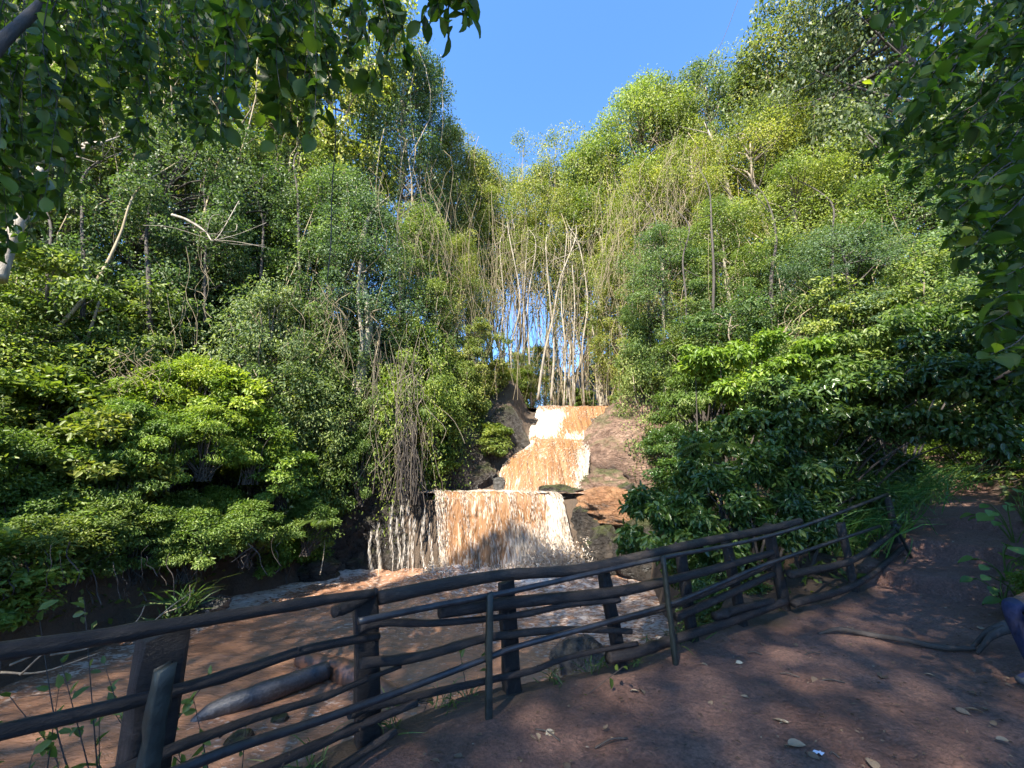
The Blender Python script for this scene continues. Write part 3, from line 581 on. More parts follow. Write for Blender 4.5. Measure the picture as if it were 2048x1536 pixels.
#=====TREES=====
# ------------------------------------------------------------------ forest trees: prototypes whose meshes the copies share
def perp_leaves(g, C, out, L, Wr, droop=0.5, up=0.7):
    n = len(C)
    N = nrm(np.array([0, 0, up]) + out * 0.55 + g.normal(0, 0.55, (n, 3)))
    A = nrm(g.normal(0, 0.6, (n, 3)) + out * 0.6 + np.array([0, 0, -droop]))
    Ln = L * g.uniform(0.65, 1.3, n); return N, A, Ln, Ln * Wr
def make_tree(seed, Ht, z0, Rm, n_leaf, L, Wr=0.5, n_clump=60, rc=0.7, flat=0.75, drape=0.25, trunk_r=0.22, wander=0.5, vines=0, prof='round', stems=1, mid=False):
    g = np.random.default_rng(seed); wood = MB(); trunks = []
    for s in range(stems):
        base = np.array([0, 0, -0.6]) + (g.normal(0, 0.35, 3) * [1, 1, 0] if s else 0)
        end = np.array([g.normal(0, wander), g.normal(0, wander), Ht * 0.92]) + (g.normal(0, 1.0, 3) * [1, 1, 0] if s else 0)
        P = [base + (end - base) * t + (g.normal(0, wander * 0.45, 3) * [1, 1, 0] if 0 < t < 1 else 0) for t in np.linspace(0, 1, 7)]
        C = spline(P, 30); trunks.append(C); rr = trunk_r * (0.6 if s else 1) * (np.linspace(1, 0.12, 30)**0.8); rr[:4] *= np.array([1.5, 1.3, 1.15, 1.05])
        wood.add(*tube(C, rr, 9, 0.15, seed + s))
    cl = []
    for k in range(n_clump):
        t = g.random()**0.85
        pr = {'round': math.sin(math.pi * min(1, 0.12 + 0.86 * t))**0.6, 'cone': 1.05 - 0.8 * t, 'top': 0.35 + 0.75 * t * math.sqrt(max(0.0, 1.02 - t)) * 1.8, 'col': 0.9 if t < 0.8 else 0.9 * math.sqrt(max(0.05, (1 - t) / 0.2))}[prof]
        a = g.random() * 2 * math.pi; rad = Rm * pr * math.sqrt(g.uniform(0.15, 1)); h = z0 + (Ht - z0) * t
        T = trunks[k % stems]; c0 = T[np.argmin(np.abs(T[:, 2] - h))]
        cl.append(c0 * [1, 1, 0] + [rad * math.cos(a), rad * math.sin(a), h])
        if k % 2 == 0:
            hb = max(z0 * 0.6, h - g.uniform(0.4, 2.2)); s0 = T[np.argmin(np.abs(T[:, 2] - hb))]
            m_ = (s0 + cl[-1]) / 2 + g.normal(0, 0.25, 3)
            wood.add(*tube(spline([s0, m_, cl[-1]], 6), np.linspace(trunk_r * 0.26, 0.015, 6), 5))
    cl = np.array(cl); w8 = g.uniform(0.4, 1.6, n_clump); w8 /= w8.sum(); ctone = g.random(n_clump)
    nd = int(n_leaf * drape); nc = n_leaf - nd
    idx = g.choice(n_clump, nc, p=w8); sz = rc * g.uniform(0.5, 1.4, n_clump)
    off = nrm(g.normal(size=(nc, 3))) * (g.random(nc)**0.30)[:, None] * sz[idx][:, None] * [1.15, 1.15, flat]
    C = cl[idx] + off; out = nrm(off * [1, 1, 0.6] + (cl[idx] - [0, 0, 0]) * [1, 1, 0] * 0.3)
    N, A, Ln, Wn = perp_leaves(g, C, out, L, Wr); tone = np.clip(0.5 * ctone[idx] + 0.5 * g.random(nc), 0, 1)
    if nd:
        ns = max(6, nd // 55); si = g.choice(n_clump, ns); st = cl[si] + g.normal(0, rc * 0.6, (ns, 3)); ln = g.uniform(0.8, 3.6, ns)
        k = g.integers(0, ns, nd); t = g.random(nd)
        D = st[k] + np.stack([0.12 * np.sin(t * 4 + k), 0.12 * np.cos(t * 3 + k), -t * ln[k]], 1) + g.normal(0, 0.13, (nd, 3))
        o2 = nrm(g.normal(size=(nd, 3)) * [1, 1, 0.2]); N2, A2, L2, W2 = perp_leaves(g, D, o2, L * 0.95, Wr, 0.9, 0.3)
        C = np.vstack([C, D]); N = np.vstack([N, N2]); A = np.vstack([A, A2]); Ln = np.concatenate([Ln, L2]); Wn = np.concatenate([Wn, W2]); tone = np.concatenate([tone, np.clip(0.55 * ctone[si[k]] + 0.5 * g.random(nd), 0, 1)])
    V, Q, tn = leaves(C, A, N, Ln, Wn, T_MID if mid else T_FAR, tone)
    vn = None
    if vines:
        vb = MB()
        for k in range(vines):
            s = cl[g.integers(n_clump)] + g.normal(0, 0.5, 3); zz = g.uniform(0.1, 0.55) * s[2]; e = s + [g.normal(0, 0.5), g.normal(0, 0.5), 0]; e[2] = zz if g.random() < 0.6 else -0.2
            P = [s + (e - s) * t + (g.normal(0, 0.30, 3) if 0 < t < 1 else 0) for t in np.linspace(0, 1, 6)]
            vb.add(*tube(spline(P, 9), g.uniform(0.008, 0.028), 3, caps=False))
        vn = vb.mesh('vine_curtain', True)
    return dict(h=Ht, trunk=wood.mesh('trunk', True), crown=mk_mesh('crown', V, Q, {'tone': tn}), vine=vn)
PROTO = {
 'A1': make_tree(1, 18, 3.5, 3.0, 46000, 0.15, n_clump=120, rc=0.72, drape=0.42, vines=36, prof='col', wander=0.5),
 'A2': make_tree(2, 17, 2.5, 2.8, 44000, 0.135, n_clump=120, rc=0.68, drape=0.42, vines=40, prof='round', wander=0.6),
 'B1': make_tree(3, 16, 5.0, 4.0, 34000, 0.19, n_clump=95, rc=0.85, drape=0.22, vines=18, prof='top'),
 'B2': make_tree(4, 15, 3.0, 3.8, 44000, 0.135, n_clump=160, rc=0.7, drape=0.22, vines=14, prof='round'),
 'C1': make_tree(5, 18, 8.5, 2.8, 24000, 0.14, n_clump=80, rc=0.7, drape=0.38, vines=34, prof='round', stems=4, trunk_r=0.13, wander=0.7),
 'C2': make_tree(6, 19, 10.5, 3.2, 24000, 0.145, n_clump=75, rc=0.8, drape=0.38, vines=32, prof='top', stems=4, trunk_r=0.14, wander=0.8),
 'D1': make_tree(7, 13, 3.5, 3.8, 40000, 0.12, Wr=0.40, n_clump=90, rc=1.0, flat=0.25, drape=0.05, vines=8, prof='round'),
 'E1': make_tree(8, 15, 3.5, 3.0, 44000, 0.125, n_clump=140, rc=0.65, drape=0.18, vines=10, prof='round'),
 'F1': make_tree(9, 6, 0.4, 1.9, 21000, 0.10, n_clump=95, rc=0.42, drape=0.35, vines=0, trunk_r=0.08, prof='round', mid=True),
 'F2': make_tree(10, 5, 0.3, 1.7, 16000, 0.12, n_clump=75, rc=0.42, flat=0.45, drape=0.15, vines=0, trunk_r=0.07, prof='top', mid=True, stems=3),
}
rs = random.Random(4)
def place_tree(kind, px, py, Yd, tint, label, group=None, bark='bark', wide=1.0, name='forest_tree', base=None, lean=0.0, cat='tree'):
    top = at(px, py, Yd); P = PROTO[kind]
    bx = top[0] - lean if base is None else base
    z = Hs(bx, Yd) - 0.1; hgt = max(2.5, top[2] - z); s = hgt / (P['h'] * 1.02); sx = s**0.6 * wide
    t = thing(name, label, cat, (bx, Yd, z), group)
    t.scale = (sx, sx, s); t.rotation_euler = (0, 0, rs.random() * 6.28)
    if lean: t.rotation_euler = (0, math.atan2(lean, hgt), 0)
    o = obj('trunk', P['trunk'], None, t)
    if len(P['trunk'].materials) == 0: P['trunk'].materials.append(M['bark'])
    o.material_slots[0].link = 'OBJECT'; o.material_slots[0].material = M[bark]
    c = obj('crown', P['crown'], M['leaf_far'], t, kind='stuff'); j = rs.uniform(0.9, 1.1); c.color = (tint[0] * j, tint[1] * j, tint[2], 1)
    if P['vine'] is not None: obj('vine_curtain', P['vine'], M['vine'], t, kind='stuff')
    return t
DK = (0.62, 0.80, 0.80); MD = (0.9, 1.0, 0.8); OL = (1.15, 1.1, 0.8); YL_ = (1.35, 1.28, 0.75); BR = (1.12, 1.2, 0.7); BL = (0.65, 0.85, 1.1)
LEFT = 'tall trees on the left slope'; RIGHT = 'tall trees on the right slope'; MIDG = 'slender trees above the falls'
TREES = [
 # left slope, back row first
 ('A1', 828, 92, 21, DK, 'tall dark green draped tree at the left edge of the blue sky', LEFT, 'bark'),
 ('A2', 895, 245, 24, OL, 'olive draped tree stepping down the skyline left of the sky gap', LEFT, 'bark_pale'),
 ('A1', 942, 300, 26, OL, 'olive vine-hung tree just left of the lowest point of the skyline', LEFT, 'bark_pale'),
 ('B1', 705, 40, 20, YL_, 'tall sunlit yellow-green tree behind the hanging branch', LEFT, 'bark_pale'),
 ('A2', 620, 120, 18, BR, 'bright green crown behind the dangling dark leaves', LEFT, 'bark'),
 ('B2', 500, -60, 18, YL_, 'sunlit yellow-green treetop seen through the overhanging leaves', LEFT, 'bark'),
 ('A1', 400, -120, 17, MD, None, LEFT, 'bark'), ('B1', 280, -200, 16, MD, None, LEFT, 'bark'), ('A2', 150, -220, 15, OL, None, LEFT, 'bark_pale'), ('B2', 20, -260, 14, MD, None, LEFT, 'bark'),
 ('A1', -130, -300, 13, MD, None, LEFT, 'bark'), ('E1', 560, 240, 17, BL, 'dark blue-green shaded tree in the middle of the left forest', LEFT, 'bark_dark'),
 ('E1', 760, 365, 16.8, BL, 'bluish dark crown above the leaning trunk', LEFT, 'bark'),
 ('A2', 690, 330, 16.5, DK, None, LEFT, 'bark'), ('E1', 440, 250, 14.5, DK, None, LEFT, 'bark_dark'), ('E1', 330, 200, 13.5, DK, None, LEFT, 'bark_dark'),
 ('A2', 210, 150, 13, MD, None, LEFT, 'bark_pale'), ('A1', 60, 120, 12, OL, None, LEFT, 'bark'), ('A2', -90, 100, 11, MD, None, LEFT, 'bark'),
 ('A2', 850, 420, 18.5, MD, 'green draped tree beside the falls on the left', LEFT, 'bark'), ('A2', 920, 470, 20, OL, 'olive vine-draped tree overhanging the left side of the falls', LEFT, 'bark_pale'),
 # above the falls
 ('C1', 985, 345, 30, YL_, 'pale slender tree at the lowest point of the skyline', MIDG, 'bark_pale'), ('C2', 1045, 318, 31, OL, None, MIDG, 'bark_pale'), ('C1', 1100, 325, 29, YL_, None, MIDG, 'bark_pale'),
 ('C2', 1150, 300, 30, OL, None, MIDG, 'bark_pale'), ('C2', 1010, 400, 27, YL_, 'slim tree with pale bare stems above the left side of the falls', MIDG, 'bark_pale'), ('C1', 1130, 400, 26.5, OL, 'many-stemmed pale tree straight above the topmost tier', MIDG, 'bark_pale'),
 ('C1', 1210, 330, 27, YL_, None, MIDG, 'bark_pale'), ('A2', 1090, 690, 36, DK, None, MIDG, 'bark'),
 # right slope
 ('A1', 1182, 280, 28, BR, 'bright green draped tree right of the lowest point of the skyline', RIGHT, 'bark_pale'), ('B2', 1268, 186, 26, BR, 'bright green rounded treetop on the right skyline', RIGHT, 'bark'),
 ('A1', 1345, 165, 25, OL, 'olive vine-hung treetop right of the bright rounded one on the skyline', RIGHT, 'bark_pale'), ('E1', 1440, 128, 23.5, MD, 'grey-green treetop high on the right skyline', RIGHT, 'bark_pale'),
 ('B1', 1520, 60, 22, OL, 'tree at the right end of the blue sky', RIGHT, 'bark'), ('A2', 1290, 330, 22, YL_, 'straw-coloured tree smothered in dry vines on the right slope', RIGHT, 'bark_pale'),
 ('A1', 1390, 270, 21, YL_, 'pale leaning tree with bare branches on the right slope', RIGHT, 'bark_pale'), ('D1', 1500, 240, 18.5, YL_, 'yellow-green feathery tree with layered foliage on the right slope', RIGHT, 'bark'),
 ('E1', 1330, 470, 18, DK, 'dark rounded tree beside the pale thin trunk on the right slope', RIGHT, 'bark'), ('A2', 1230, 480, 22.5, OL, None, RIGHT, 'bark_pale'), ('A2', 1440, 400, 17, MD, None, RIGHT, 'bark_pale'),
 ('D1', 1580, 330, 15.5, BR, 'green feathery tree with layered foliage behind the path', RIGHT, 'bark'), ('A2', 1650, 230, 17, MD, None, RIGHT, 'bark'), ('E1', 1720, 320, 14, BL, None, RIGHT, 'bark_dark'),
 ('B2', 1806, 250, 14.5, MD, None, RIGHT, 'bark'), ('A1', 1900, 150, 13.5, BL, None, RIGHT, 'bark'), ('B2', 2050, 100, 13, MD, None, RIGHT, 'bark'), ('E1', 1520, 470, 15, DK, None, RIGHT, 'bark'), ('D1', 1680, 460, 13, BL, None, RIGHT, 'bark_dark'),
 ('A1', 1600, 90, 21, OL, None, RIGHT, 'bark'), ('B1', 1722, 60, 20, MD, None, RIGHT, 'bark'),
]
GEN = {LEFT: 'plain green tree crowded on the shaded left slope', RIGHT: 'plain green tree crowded on the right slope', MIDG: 'slender pale-stemmed tree above the falls'}
NTH = ['first', 'second', 'third', 'fourth', 'fifth', 'sixth', 'seventh', 'eighth', 'ninth', 'tenth', 'eleventh', 'twelfth', 'thirteenth', 'fourteenth']
def nth(rows, row, gp_i, lb_i):
    same = sorted([r[1] for r in rows if r[lb_i] is None and (gp_i is None or r[gp_i] == row[gp_i])]); return NTH[same.index(row[1])]
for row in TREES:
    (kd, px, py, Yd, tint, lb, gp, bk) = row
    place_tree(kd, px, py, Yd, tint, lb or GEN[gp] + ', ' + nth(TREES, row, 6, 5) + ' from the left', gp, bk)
UND = 'undergrowth on the left slope'
UL = [
    ('F1', 570, 585, 14.2, (1.1, 1.2, 1.3), 'pale grey-green rounded small tree in the middle of the left bank', 1.0), ('F1', 640, 620, 15, MD, None, 1.1), ('F2', 250, 560, 12, BR, None, 1.2), ('F1', 330, 610, 12.5, MD, None, 1.2),
    ('F2', 450, 640, 14.5, DK, None, 1.3), ('F1', 120, 600, 11, MD, None, 1.2), ('F1', 20, 560, 10, BR, None, 1.2), ('F1', 700, 690, 15.5, MD, None, 1.0), ('F2', 380, 500, 16, DK, None, 1.4), ('F1', 500, 480, 17, DK, None, 1.3), ('F1', 180, 470, 14, MD, None, 1.3)]
for row in UL:
    (kd, px, py, Yd, tint, lb, wd) = row
    place_tree(kd, px, py, Yd, tint, lb or 'leafy young tree under the left forest, ' + nth(UL, row, None, 5) + ' from the left', UND, 'bark', wd, 'young_tree')
UR = [
    ('F1', 850, 640, 16.9, (1.25, 1.35, 0.7), 'bright green creeper-covered small tree left of the falls', 0.95), ('F2', 960, 660, 19.5, OL, 'olive small tree hanging over the topmost tier from the left', 1.0), ('F1', 905, 700, 18, BR, 'light green small tree between the creeper-covered tree and the falls', 0.9),
    ('F1', 1040, 760, 24, OL, None, 0.9), ('F2', 1260, 700, 21.5, OL, None, 0.8), ('F1', 1300, 640, 18.5, MD, None, 0.9), ('F1', 1120, 740, 30, YL_, None, 0.9), ('F2', 1200, 745, 31, BR, None, 1.0), ('F1', 1390, 600, 16, MD, None, 1.1), ('F2', 1500, 610, 14, DK, None, 1.2), ('F1', 1600, 590, 13, MD, None, 1.1), ('F2', 1700, 580, 12.5, BR, None, 1.2), ('F1', 1830, 520, 12, MD, None, 1.2), ('F1', 1960, 500, 11.5, BL, None, 1.2), ('F2', 1050, 700, 27, OL, None, 1.0)]
for row in UR:
    (kd, px, py, Yd, tint, lb, wd) = row
    place_tree(kd, px, py, Yd, tint, lb or 'leafy young tree about the falls and right slope, ' + nth(UR, row, None, 5) + ' from the left', 'undergrowth by the falls and right slope', 'bark', wd, 'young_tree')

# ------------------------------------------------------------------ single trunks that stand out
def stem(name, pts, r, label, m, sides=12, group=None, cat='tree trunk', rough=0.12, twigs=0, seed=0):
    P = np.array([at(*p) for p in pts]); o = P[0].copy(); b = MB(); P = np.vstack([P, P[-1] + [0.5 * math.sin(seed * 1.9), 1.2, 2.2]]); C = spline(P, 44); b.add(*tube(C - o, np.interp(np.linspace(0, 1, 44), [0, 0.75, 1], [r[0], r[1], 0.012]), sides, rough, 31 + seed))
    t = thing(name, label, cat, tuple(o), group); obj('trunk', b.mesh('trunk', True), m, t)
    g = np.random.default_rng(seed)
    for k in range(twigs):
        i = g.integers(18, 42); s = C[i] - o; d = nrm(g.normal(size=3) * [1, .6, .5] + [0, 0, 0.35]); e = s + d * g.uniform(0.6, 1.8)
        V, Q = tube(spline([s, (s + e) / 2 + g.normal(0, 0.12, 3), e], 8), np.linspace(r[1] * 0.7, 0.008, 8), 5); obj('branch', mk_mesh('branch', V, Q, None, True), m, t)
    return t
stem('leaning_trunk', [(705, 870, 15.6), (715, 800, 15.6), (728, 700, 15.7), (738, 640, 15.8), (722, 540, 15.9), (735, 440, 16)], (0.26, 0.13), 'thick pale trunk leaning right above the left bank', M['bark_pale'], twigs=5, seed=1)
stem('leaning_trunk', [(712, 860, 15.5), (708, 780, 15.45), (724, 690, 15.4), (716, 600, 15.4), (722, 520, 15.4)], (0.09, 0.06), 'thin twisted liana climbing the leaning pale trunk', M['bark_pale'], cat='liana', seed=2)
stem('slender_trunk', [(1333, 830, 17), (1328, 720, 17), (1326, 600, 17.1), (1322, 520, 17.2)], (0.10, 0.06), 'straight thin pale trunk right of the falls', M['bark_pale'], twigs=3, seed=3)
stem('slender_trunk', [(-5, 560, 9), (22, 480, 9.2), (60, 400, 9.5), (95, 330, 10)], (0.16, 0.10), 'whitish trunk leaning at the left edge', M['bark_pale'], twigs=3, seed=4)
stem('bent_branch', [(55, 700, 10.5), (130, 640, 10.7), (200, 550, 11), (240, 470, 11.3), (275, 380, 11.6)], (0.06, 0.03), 'long thin bare branch slanting up through the left undergrowth', M['vine'], cat='branch', twigs=4, seed=5)
stem('dead_branch', [(345, 430, 11), (375, 440, 10.8), (410, 462, 10.6), (432, 478, 10.5)], (0.045, 0.012), 'bare dead forked branch sticking out of the left forest', M['bark_pale'], cat='branch', twigs=12, seed=6)
stem('slender_trunk', [(1075, 800, 23.5), (1090, 700, 23.6), (1105, 640, 23.7), (1120, 560, 23.8), (1150, 480, 24)], (0.085, 0.04), 'crooked pale trunk standing above the topmost tier', M['bark_pale'], twigs=6, seed=7)
stem('slender_trunk', [(1102, 800, 24), (1108, 700, 24), (1100, 600, 24.2), (1092, 500, 24.4)], (0.08, 0.035), 'straight pale trunk beside the crooked one above the falls', M['bark_pale'], twigs=6, seed=8)
stem('slender_trunk', [(1195, 800, 24), (1190, 700, 24.2), (1178, 600, 24.5), (1160, 500, 24.8)], (0.07, 0.035), 'thin pale trunk right of the gap with blue sky', M['bark_pale'], twigs=6, seed=9)
stem('slender_trunk', [(1220, 800, 23), (1240, 740, 22.8), (1255, 660, 22.6), (1280, 560, 22.5)], (0.05, 0.03), 'thin liana rising from the right edge of the topmost tier', M['vine'], cat='liana', seed=10)
stem('slender_trunk', [(1478, 475, 20), (1462, 400, 20), (1440, 320, 20), (1420, 270, 20)], (0.13, 0.06), 'bare pale trunk high on the right slope', M['bark_pale'], twigs=7, seed=11)
stem('slender_trunk', [(1605, 730, 14), (1602, 660, 14), (1596, 600, 14.1)], (0.10, 0.06), 'pale trunk wrapped in dry stalks behind the shrub', M['bark_pale'], twigs=2, seed=12)
stem('slender_trunk', [(1030, 800, 22.5), (1022, 700, 22.6), (1040, 600, 22.8), (1020, 480, 23)], (0.06, 0.03), 'thin curved pale stem left above the topmost tier', M['bark_pale'], twigs=5, seed=13)
for k, (px, py, Yd, hp) in enumerate([(95, 640, 10.6, 260), (165, 640, 11.2, 300), (300, 660, 12, 280), (410, 650, 13, 300), (520, 640, 14.6, 280), (600, 560, 15.2, 240), (800, 640, 16, 220), (1262, 720, 19.5, 240), (1300, 700, 18, 260), (1372, 680, 15.8, 230), (1425, 640, 15.4, 260), (1545, 640, 13.8, 240), (1665, 620, 12.8, 220)]):
    stem('slender_trunk', [(px, py, Yd), (px + 3 * math.sin(k * 2.1), py - hp * 0.35, Yd), (px + 7 * math.cos(k * 1.7), py - hp * 0.7, Yd + 0.3), (px + 12 * math.sin(k), py - hp, Yd + 0.8)], (0.045 + 0.02 * (k % 3), 0.03), 'thin grey trunk among the leaves of the ' + ('left' if k < 7 else 'right') + ' slope, ' + NTH[k if k < 7 else k - 7] + ' from the left', M['bark_dark'], 8, 'thin trunks on the slopes', twigs=3, seed=40 + k)
for k, px in enumerate((1000, 1046, 1062, 1128, 1146, 1168, 1212, 1232)):
    stem('slender_trunk', [(px, 812, 23.6 + 0.5 * (k % 3)), (px + 4 * math.sin(k * 2.3), 700, 23.8), (px + 7 * math.cos(k * 1.3), 600, 24.0), (px + 10 * math.sin(k * 0.9), 490, 24.3)], (0.05 + 0.012 * (k % 3), 0.03), 'thin upright pale trunk in the row above the falls, ' + NTH[k] + ' from the left', M['bark_pale'], 8, 'thin trunks above the falls', twigs=4, seed=70 + k)
# dry vine tangles hanging in the crowns
def tangle(px0, px1, py0, py1, Yd, n, label, m='vine', seed=0, rr=(0.004, 0.012), wob=22, group='dry vine tangles'):
    g = np.random.default_rng(seed); b = MB(); o = at((px0 + px1) / 2, py1, Yd)
    for k in range(n):
        x = g.uniform(px0, px1); a = py0 + (py1 - py0) * g.random() * 0.6; e = min(py1, a + (py1 - py0) * g.uniform(0.25, 0.9)); y_ = Yd + g.normal(0, 0.5)
        m_ = g.integers(4, 7); sl = g.normal(0, wob * 1.6); P = [at(x + sl * t + g.normal(0, wob * 0.45), a + (e - a) * t, y_) for t in np.linspace(0, 1, m_)]
        b.add(*tube(spline(P, 10), g.uniform(*rr), 3, caps=False))
    return obj('vine_tangle', b.mesh('vine_tangle', True, o), M[m], label=label, cat='vines', group=group, kind='stuff', loc=tuple(o))
tangle(1195, 1345, 330, 620, 19.6, 110, 'tan tangle of dry vines hanging on the right slope near the sky gap', seed=1)
tangle(1330, 1450, 250, 470, 19.2, 80, 'dry vines hanging from the pale tree high on the right slope', seed=2)
tangle(990, 1110, 400, 720, 23, 80, 'long dry vines hanging above the topmost tier', seed=3)
tangle(1110, 1230, 480, 790, 23.2, 55, 'hanging vines in front of the blue gap above the falls', seed=4)
tangle(880, 1010, 380, 800, 18.6, 70, 'dry vines on the olive trees left of the falls', seed=5)
tangle(735, 860, 640, 1000, 15.1, 110, 'dark curtain of creepers and roots hanging beside the lower curtain', 'bark', seed=6)
tangle(800, 835, 830, 1010, 14.9, 60, 'bundle of dark roots hanging over the left end of the ledge', 'bark_dark', 7, (0.01, 0.03), 6)
tangle(230, 420, 430, 720, 12.6, 22, 'bare stems among the shaded left undergrowth', seed=8)
tangle(560, 690, 560, 760, 14.2, 60, 'bare stems hanging below the pale rounded small tree', seed=9)
tangle(1560, 1700, 560, 740, 13, 70, 'dry stalks behind the glossy shrub', seed=10)
tangle(700, 900, 330, 560, 16.4, 60, 'thin vines on the dark trees above the leaning trunk', seed=12)
tangle(220, 330, 690, 790, 10.2, 30, 'dry reddish creeper stems over the left bushes', seed=13, wob=20, rr=(0.003, 0.006))
tangle(0, 160, 1060, 1200, 7.6, 16, 'dark roots hanging over the left bank near the left edge', 'bark_dark', 21, (0.004, 0.012), 14, 'roots on the left bank')
tangle(160, 340, 1080, 1210, 8.8, 18, 'dark roots hanging over the middle of the left bank', 'bark_dark', 22, (0.004, 0.012), 14, 'roots on the left bank')
tangle(360, 560, 1060, 1150, 10.8, 16, 'dark roots hanging over the left bank beside the rocks', 'bark_dark', 23, (0.004, 0.012), 12, 'roots on the left bank')
#=====BUSHES=====
# ------------------------------------------------------------------ bushes on the banks
ORD = ['first', 'second', 'third', 'fourth', 'fifth', 'sixth', 'seventh', 'eighth', 'ninth', 'tenth', 'eleventh', 'twelfth', 'thirteenth', 'fourteenth', 'fifteenth', 'sixteenth']
def make_bush(seed, n_leaf, L, Wr, n_clump=26, rc=0.36, flat=0.7, droop=0.5, tmpl=T_MID):
    """unit bush: about 2 m wide and 2 m high"""
    g = np.random.default_rng(seed); wood = MB(); cl = []
    for k in range(n_clump):
        a = g.random() * 6.283; t = g.random()**0.7; r = 1.0 * math.sqrt(g.random()) * math.sin(math.pi * min(0.97, 0.25 + 0.72 * t))**0.7
        c = np.array([r * math.cos(a), r * math.sin(a), 0.15 + 1.65 * t]); cl.append(c)
        wood.add(*tube(spline([(g.normal(0, .08), g.normal(0, .08), -0.25), c * [0.5, 0.5, 0.55] + g.normal(0, 0.06, 3), c], 7), np.linspace(0.022, 0.004, 7), 4, caps=False))
    cl = np.array(cl); w8 = g.uniform(0.5, 1.5, n_clump); w8 /= w8.sum(); ct = g.random(n_clump); idx = g.choice(n_clump, n_leaf, p=w8)
    off = nrm(g.normal(size=(n_leaf, 3))) * (g.random(n_leaf)**0.4)[:, None] * (rc * g.uniform(0.7, 1.3, n_clump))[idx][:, None] * [1.1, 1.1, flat]
    C = cl[idx] + off; out = nrm(off + (cl[idx] - [0, 0, 0.8]) * 0.5); N, A, Ln, Wn = perp_leaves(g, C, out, L, Wr, droop)
    V, Q, tn = leaves(C, A, N, Ln, Wn, tmpl, np.clip(0.5 * ct[idx] + 0.55 * g.random(n_leaf), 0, 1))
    return dict(stems=wood.mesh('stems', True), foliage=mk_mesh('foliage', V, Q, {'tone': tn}))
BUSH = [make_bush(201, 9000, 0.085, 0.5, 40, 0.30), make_bush(202, 11000, 0.065, 0.5, 50, 0.26), make_bush(203, 6500, 0.11, 0.55, 36, 0.30, 0.55), make_bush(204, 10000, 0.085, 0.32, 44, 0.28, 0.45, 0.9)]
def bush(k, x, y, wd, ht, tint, label, group, m='leaf_bush', name='bush', z=None, cat='bush'):
    t = thing(name, label, cat, (x, y, (Hs(x, y) if z is None else z) - 0.08), group); t.scale = (wd / 2, wd / 2, ht / 2); t.rotation_euler = (0, 0, rs.random() * 6.28)
    obj('stems', BUSH[k]['stems'], M['bark_dark'], t); f = obj('foliage', BUSH[k]['foliage'], None, t, kind='stuff')
    if len(BUSH[k]['foliage'].materials) == 0: BUSH[k]['foliage'].materials.append(M['leaf_bush'])
    f.material_slots[0].link = 'OBJECT'; f.material_slots[0].material = M[m]; f.color = (*tint, 1)
    return t
rows = [('lowest row along the left water edge', 0.55, 2.0, 1.7), ('second row up the left bank', 2.1, 2.5, 2.2), ('third row up the left bank', 3.8, 3.0, 2.6), ('fourth row up the left bank', 5.8, 3.2, 2.8), ('fifth row up the left bank', 8.2, 3.4, 3.0)]
for rname, dl, wd, ht in rows:
    ys = np.arange(15.4, 3.4, -1.05 * (wd / 2.2)); k = 0
    for yy in ys:
        y_ = yy + rs.uniform(-.3, .3); x_ = float(np.interp(y_, YL, XL)) - dl - rs.uniform(-.35, .35)
        if dl < 1 and (y_ < 5.6 or rs.random() < 0.08): continue
        if dl < 3 and 15.2 < y_: continue
        px, py, _ = proj(np.array([x_, y_, Hs(x_, y_) + ht * 0.7]))
        if px < -260: continue
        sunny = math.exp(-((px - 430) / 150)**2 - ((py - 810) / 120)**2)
        tint = (1.0 + 1.2 * sunny + rs.uniform(-.12, .2), 1.08 + 0.9 * sunny + rs.uniform(-.1, .15), 0.85 - 0.2 * sunny)  # sunlight put into the leaf tint around one spot on the bank
        o = ORD[min(k, 15)]; k += 1
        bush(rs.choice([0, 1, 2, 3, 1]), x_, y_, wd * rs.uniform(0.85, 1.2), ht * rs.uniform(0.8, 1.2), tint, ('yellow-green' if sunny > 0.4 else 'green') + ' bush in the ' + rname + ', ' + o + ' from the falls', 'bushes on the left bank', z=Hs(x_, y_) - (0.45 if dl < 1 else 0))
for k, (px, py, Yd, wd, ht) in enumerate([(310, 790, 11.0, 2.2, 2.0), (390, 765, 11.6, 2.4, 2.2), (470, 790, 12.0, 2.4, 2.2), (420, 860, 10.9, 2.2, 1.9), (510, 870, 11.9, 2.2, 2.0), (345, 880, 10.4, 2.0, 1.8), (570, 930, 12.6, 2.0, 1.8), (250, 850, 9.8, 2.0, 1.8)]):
    p = at(px, py, Yd); bush(k % 4, p[0], Yd, wd, ht, (1.85 - 0.12 * k, 1.75 - 0.08 * k, 0.85), 'bright lime-green sunlit bush at the middle of the left bank, ' + ORD[k] + ' of the sunny cluster', 'sunny bushes on the left bank', z=p[2] - ht * 0.55)  # sunlit patch carried by a brighter lime leaf tint
for k, (px, py, Yd, wd, ht) in enumerate([(60, 1020, 8.4, 2.2, 1.8), (170, 1040, 8.9, 2.0, 1.7), (280, 1050, 9.5, 1.9, 1.6), (390, 1060, 10.2, 1.8, 1.5), (-40, 1000, 8.0, 2.2, 2.0), (120, 930, 9.0, 2.2, 2.0), (230, 960, 9.6, 2.0, 1.8), (500, 1040, 11.2, 1.8, 1.5), (620, 1030, 12.9, 1.8, 1.5)]):
    p = at(px, py, Yd); bush((k + 1) % 4, p[0], Yd, wd, ht, (1.0, 1.1, 0.9), 'shaded green bush spilling down the left bank towards the water, ' + ORD[k] + ' of the spill', 'bushes spilling down the left bank', z=p[2] - ht * 0.6)
